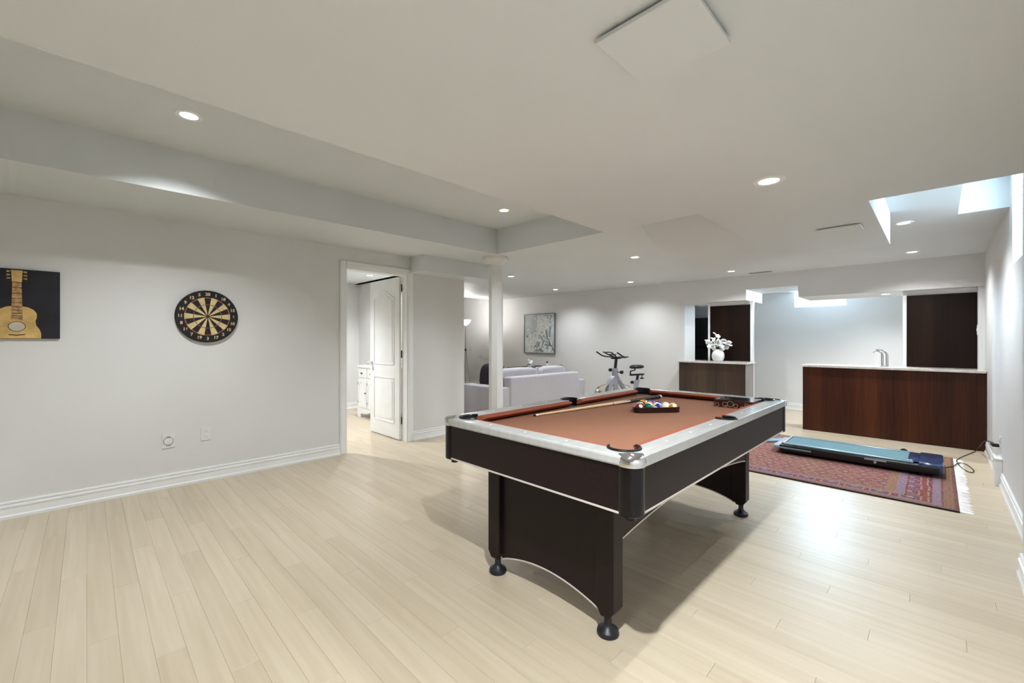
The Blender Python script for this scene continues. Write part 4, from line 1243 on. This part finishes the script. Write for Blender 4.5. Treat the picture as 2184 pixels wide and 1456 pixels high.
md, ml, mc = MB(), MB(), MB()
for k in range(40):
    splat(md, min(0.93, max(0.08, rg.gauss(0.5, 0.16))), min(0.9, max(0.06, rg.gauss(0.22, 0.10))), rg.uniform(0.02, 0.05), 0.031 + k * 0.00001)
kk = 0
for k in range(230):
    v = rg.uniform(0.05, 0.92); w = 0.30 - 0.17 * abs(v - 0.3)
    u = 0.46 + 0.2 * (v - 0.3) + rg.gauss(0, w * 0.55)
    if v > 0.6: u += 0.08
    if v < 0.2: u = rg.choice((rg.gauss(0.25, 0.1), rg.gauss(0.72, 0.14)))
    if not 0.06 < u < 0.92: continue
    r = rg.uniform(0.012, 0.03)
    splat(ml, u, v, r, 0.0335 + kk * 0.000008)
    if r > 0.02: splat(mc, u, v, 0.005, 0.0365)
    kk += 1
md.build('painted_shadow', 'pdark', bp_); ml.build('painted_blossom', 'pblos', bp_); mc.build('painted_stamen', 'pbranch', bp_)

# ---- floor lamp
lx, ly = 6.45, 8.03
fl_ = thing('floor_lamp', 'slim floor lamp with glowing bowl in the far corner', 'floor lamp', (lx, ly, 0))
MB().lathe([(0.13, 0), (0.13, 0.015), (0.03, 0.03), (0.012, 0.04)], (lx, ly, 0), 28).build('base', 'silver', fl_, True)
MB().tube([(lx, ly, 0.03), (lx, ly, 1.60)], 0.011, 12).build('pole', 'silver', fl_, True)
MB().lathe([(0.012, 0.98), (0.02, 0.985), (0.02, 1.03), (0.012, 1.035)], (lx, ly, 0), 14).build('switch', 'black', fl_, True)
MB().lathe([(0.02, 1.59), (0.05, 1.61), (0.10, 1.66), (0.13, 1.73), (0.125, 1.73), (0.09, 1.66), (0.0005, 1.64)], (lx, ly, 0), 28, cap=False).build('lamp_shade', 'bowl', fl_, True)
MB().tube(spline([(lx + 0.01, ly - 0.012, 1.0), (lx + 0.01, ly - 0.06, 0.6), (lx + 0.02, ly - 0.14, 0.25), (lx + 0.02, ly - 0.26, 0.01), (lx + 0.1, ly - 0.4, 0.004)], 8), 0.004, 6).build('cord', 'cable', fl_, True)
l = bpy.data.lights.new('bulb', 'POINT'); l.energy = 34; l.color = (1, 0.97, 0.93); l.shadow_soft_size = 0.06
o = bpy.data.objects.new('bulb', l); COL.objects.link(o); o.parent = fl_; o.location = (0, 0, 1.80)

# ---- exercise bike (local: +x is forwards)
bk = thing('exercise_bike', 'grey spin bike with black handlebars and saddle by the wall', 'exercise bike', (6.62, 3.98, 0), R(163))
bk.scale = (1.06, 1.06, 0.87)


def K(mb, name, mat, parent=None, smooth=True, xf=None): return mb.build(name, mat, parent or bk, smooth, True, xf)


K(MB().tube([(0.44, -0.25, 0.035), (0.44, 0.25, 0.035)], 0.03, 14), 'front_stabilizer', 'silver')
K(MB().tube([(-0.50, -0.25, 0.035), (-0.50, 0.25, 0.035)], 0.03, 14), 'rear_stabilizer', 'silver')
for x in (0.44, -0.5):
    for y in (-0.25, 0.25): K(MB().tube([(x, y - 0.02, 0.035), (x, y + 0.02, 0.035)], 0.034, 14), 'end_cap', 'black')
K(MB().tube([(0.44, 0, 0.05), (0.06, 0, 0.26), (-0.50, 0, 0.05)], 0.028, 12), 'base_beam', 'silver')
K(MB().prism([(0.02, 0.20), (0.12, 0.20), (0.10, 0.86), (0.03, 0.86)], 'y', -0.032, 0.032), 'front_post', 'silver')
K(MB().prism([(0.02, 0.62), (0.02, 0.72), (-0.20, 0.36), (-0.40, 0.16), (-0.40, 0.10), (-0.24, 0.22)], 'y', -0.03, 0.03), 'rear_brace', 'silver')
K(MB().prism([(0.10, 0.72), (0.19, 0.62), (0.25, 0.42), (0.27, 0.15), (0.22, 0.15), (0.19, 0.42), (0.10, 0.60)], 'y', -0.05, 0.05), 'fork', 'silver')
K(MB().lathe([(0.225, -0.028), (0.235, -0.02), (0.235, 0.02), (0.225, 0.028), (0.17, 0.014), (0.0005, 0.012)], (0.26, 0, 0.32), 36, 'y', False), 'flywheel', 'chrome')
K(MB().bev(0.0, 0.40, -0.07, -0.045, 0.2, 0.44, 0.03, 3), 'chain_guard', 'silver')
K(MB().tube([(0.064, 0, 0.80), (0.035, 0, 1.06)], 0.024, 14), 'handlebar_post', 'black')
for y, x, z in ((-0.075, 0.10, 0.82), (0.075, -0.01, 0.78)):
    K(MB().tube([(0.06, 0, z), (x, y * 0.9, z)], 0.009, 8).lathe([(0.02, -0.012), (0.034, -0.008), (0.034, 0.012), (0.024, 0.02)], (x, y, z), 18, 'y'), 'adjust_knob', 'black')
K(MB().bev(-0.03, 0.11, -0.05, 0.05, 1.045, 1.085, 0.01), 'bar_clamp', 'black')
for s in (-1, 1):
    K(MB().tube(spline([(0.02, s * 0.03, 1.075), (0.03, s * 0.16, 1.08), (0.05, s * 0.24, 1.085), (0.13, s * 0.255, 1.11), (0.25, s * 0.25, 1.19)], 6), 0.014, 10), 'handlebar', 'black')
    K(MB().tube(spline([(0.06, s * 0.03, 1.085), (0.14, s * 0.07, 1.13), (0.22, s * 0.085, 1.18), (0.27, s * 0.05, 1.185), (0.285, 0, 1.18)], 6), 0.012, 10), 'aero_bar', 'black')
K(MB().tube(spline([(-0.02, -0.02, 1.08), (-0.12, -0.03, 1.085), (-0.2, -0.02, 1.08), (-0.22, 0, 1.078), (-0.2, 0.02, 1.08), (-0.12, 0.03, 1.085), (-0.02, 0.02, 1.08)], 6), 0.012, 8), 'rear_grip', 'black')
K(MB().bev(0.06, 0.17, -0.035, 0.035, 1.12, 1.145, 0.008), 'console', 'black', xf=Matrix.Translation((0, 0, 0)))
K(MB().prism([(-0.36, 0.16), (-0.29, 0.16), (-0.40, 0.60), (-0.46, 0.60)], 'y', -0.028, 0.028), 'seat_tube', 'silver')
K(MB().tube([(-0.42, 0, 0.56), (-0.445, 0, 0.70)], 0.022, 12), 'seat_post', 'black')
K(MB().tube([(-0.41, 0, 0.54), (-0.40, -0.08, 0.54)], 0.008, 8).lathe([(0.02, -0.012), (0.033, -0.008), (0.033, 0.012), (0.024, 0.02)], (-0.40, -0.09, 0.54), 18, 'y'), 'adjust_knob', 'black')
K(MB().bev(-0.58, -0.27, -0.02, 0.02, 0.69, 0.725, 0.006), 'seat_slider', 'black')
K(MB().tube([(-0.54, 0, 0.69), (-0.54, 0, 0.64)], 0.008, 8).lathe([(0.012, 0.64), (0.034, 0.635), (0.034, 0.62), (0.02, 0.61)], (-0.54, 0, 0), 18), 'slider_knob', 'black')
K(MB().tube(spline([(-0.285, 0, 0.71), (-0.275, 0, 0.76), (-0.29, 0, 0.79), (-0.37, 0, 0.80), (-0.38, 0, 0.84)], 5), 0.012, 10), 'seat_stem', 'black')
sd = MB().cushion(-0.55, -0.26, -0.095, 0.095, 0.83, 0.915, 2.6)
for v in sd.bm.verts:
    t = (v.co.x + 0.55) / 0.29
    v.co.y *= (1.0 - 0.72 * max(0, t - 0.25) / 0.75); v.co.z -= 0.02 * max(0, t - 0.7)
K(sd, 'saddle', 'saddle')
for s in (-1, 1):
    K(MB().tube([(0.02, s * 0.06, 0.30), (0.02 + 0.12 * s, s * 0.08, 0.30 - 0.1 * s)], 0.012, 8).bev(0.02 + 0.12 * s - 0.05, 0.02 + 0.12 * s + 0.05, s * 0.09 - 0.03 * (s < 0), s * 0.09 + 0.05 * (s > 0) + 0.0, 0.29 - 0.1 * s, 0.31 - 0.1 * s, 0.004), 'pedal', 'black')
K(MB().tube(spline([(0.03, 0.04, 0.62), (-0.08, 0.05, 0.52), (-0.18, 0.05, 0.50), (-0.24, 0.04, 0.42), (-0.26, 0.03, 0.3)], 6), 0.004, 6), 'brake_cable', 'cable')

# ================================================================== BEDROOM CABINET
dx0, dx1, dy0, dy1 = 3.13, 3.50, 5.72, 6.66
dz = 0.83
dc = thing('bedroom_cabinet', 'white cottage cabinet with drawers and arched doors in the bedroom', 'cabinet', ((dx0 + dx1) / 2, (dy0 + dy1) / 2, 0))
MB().box(dx0, dx1, dy0, dy1, 0.13, dz - 0.03).build('body', 'white', dc)
MB().bev(dx0 - 0.025, dx1, dy0 - 0.02, dy1 + 0.02, dz - 0.03, dz, 0.006).build('top', 'white', dc)
n = 14
poly = [(dy0 - 0.01, 0.15), (dy0 - 0.01, 0.0), (dy0 + 0.10, 0.0)] + [(dy0 + 0.10 + (dy1 - dy0 - 0.2) * i / n, 0.04 + 0.055 * math.sin(PI * i / n) ** 0.6 + 0.012 * math.cos(4 * PI * i / n)) for i in range(n + 1)] + [(dy1 - 0.10, 0.0), (dy1 + 0.01, 0.0), (dy1 + 0.01, 0.15)]
MB().prism(poly, 'x', dx0 - 0.015, dx0 + 0.01).build('scalloped_plinth', 'white', dc)
for y in (dy0 + 0.0, dy1 - 0.04): MB().box(dx1 - 0.05, dx1, y, y + 0.04, 0, 0.13).build('rear_foot', 'white', dc)
w3 = (dy1 - dy0) / 3
for i in range(3):
    a, b = dy0 + i * w3 + 0.012, dy0 + (i + 1) * w3 - 0.012
    q = MB().bev(dx0 - 0.014, dx0 - 0.0005, a, b, 0.64, 0.78, 0.004).build('drawer', 'white', dc)
    MB().lathe([(0.008, 0), (0.008, -0.012), (0.016, -0.02), (0.008, -0.028)], (dx0 - 0.014, (a + b) / 2, 0.71), 14, 'x').build('knob', 'knob', q, True)
    q = MB().bev(dx0 - 0.014, dx0 - 0.0005, a, b, 0.16, 0.615, 0.004).build('door', 'white', dc)
    arcp = [(dx0 - 0.0145, a + 0.04, 0.2), (dx0 - 0.0145, b - 0.04, 0.2), (dx0 - 0.0145, b - 0.04, 0.48)] + [(dx0 - 0.0145, (a + b) / 2 + (b - a - 0.08) / 2 * math.cos(t), 0.48 + 0.09 * math.sin(t)) for t in [PI * k / 10 for k in range(1, 10)]] + [(dx0 - 0.0145, a + 0.04, 0.48), (dx0 - 0.0145, a + 0.04, 0.2)]
    MB().tube(arcp, 0.006, 6).build('door_moulding', 'trim', q, True)
    MB().lathe([(0.007, 0), (0.007, -0.01), (0.013, -0.018), (0.006, -0.024)], (dx0 - 0.014, a + 0.022, 0.40), 12, 'x').build('knob', 'knob', q, True)
    for z in (0.24, 0.54): MB().box(dx0 - 0.018, dx0 - 0.0135, b + 0.001, b + 0.008, z - 0.02, z + 0.02).build('hinge', 'knob', q)
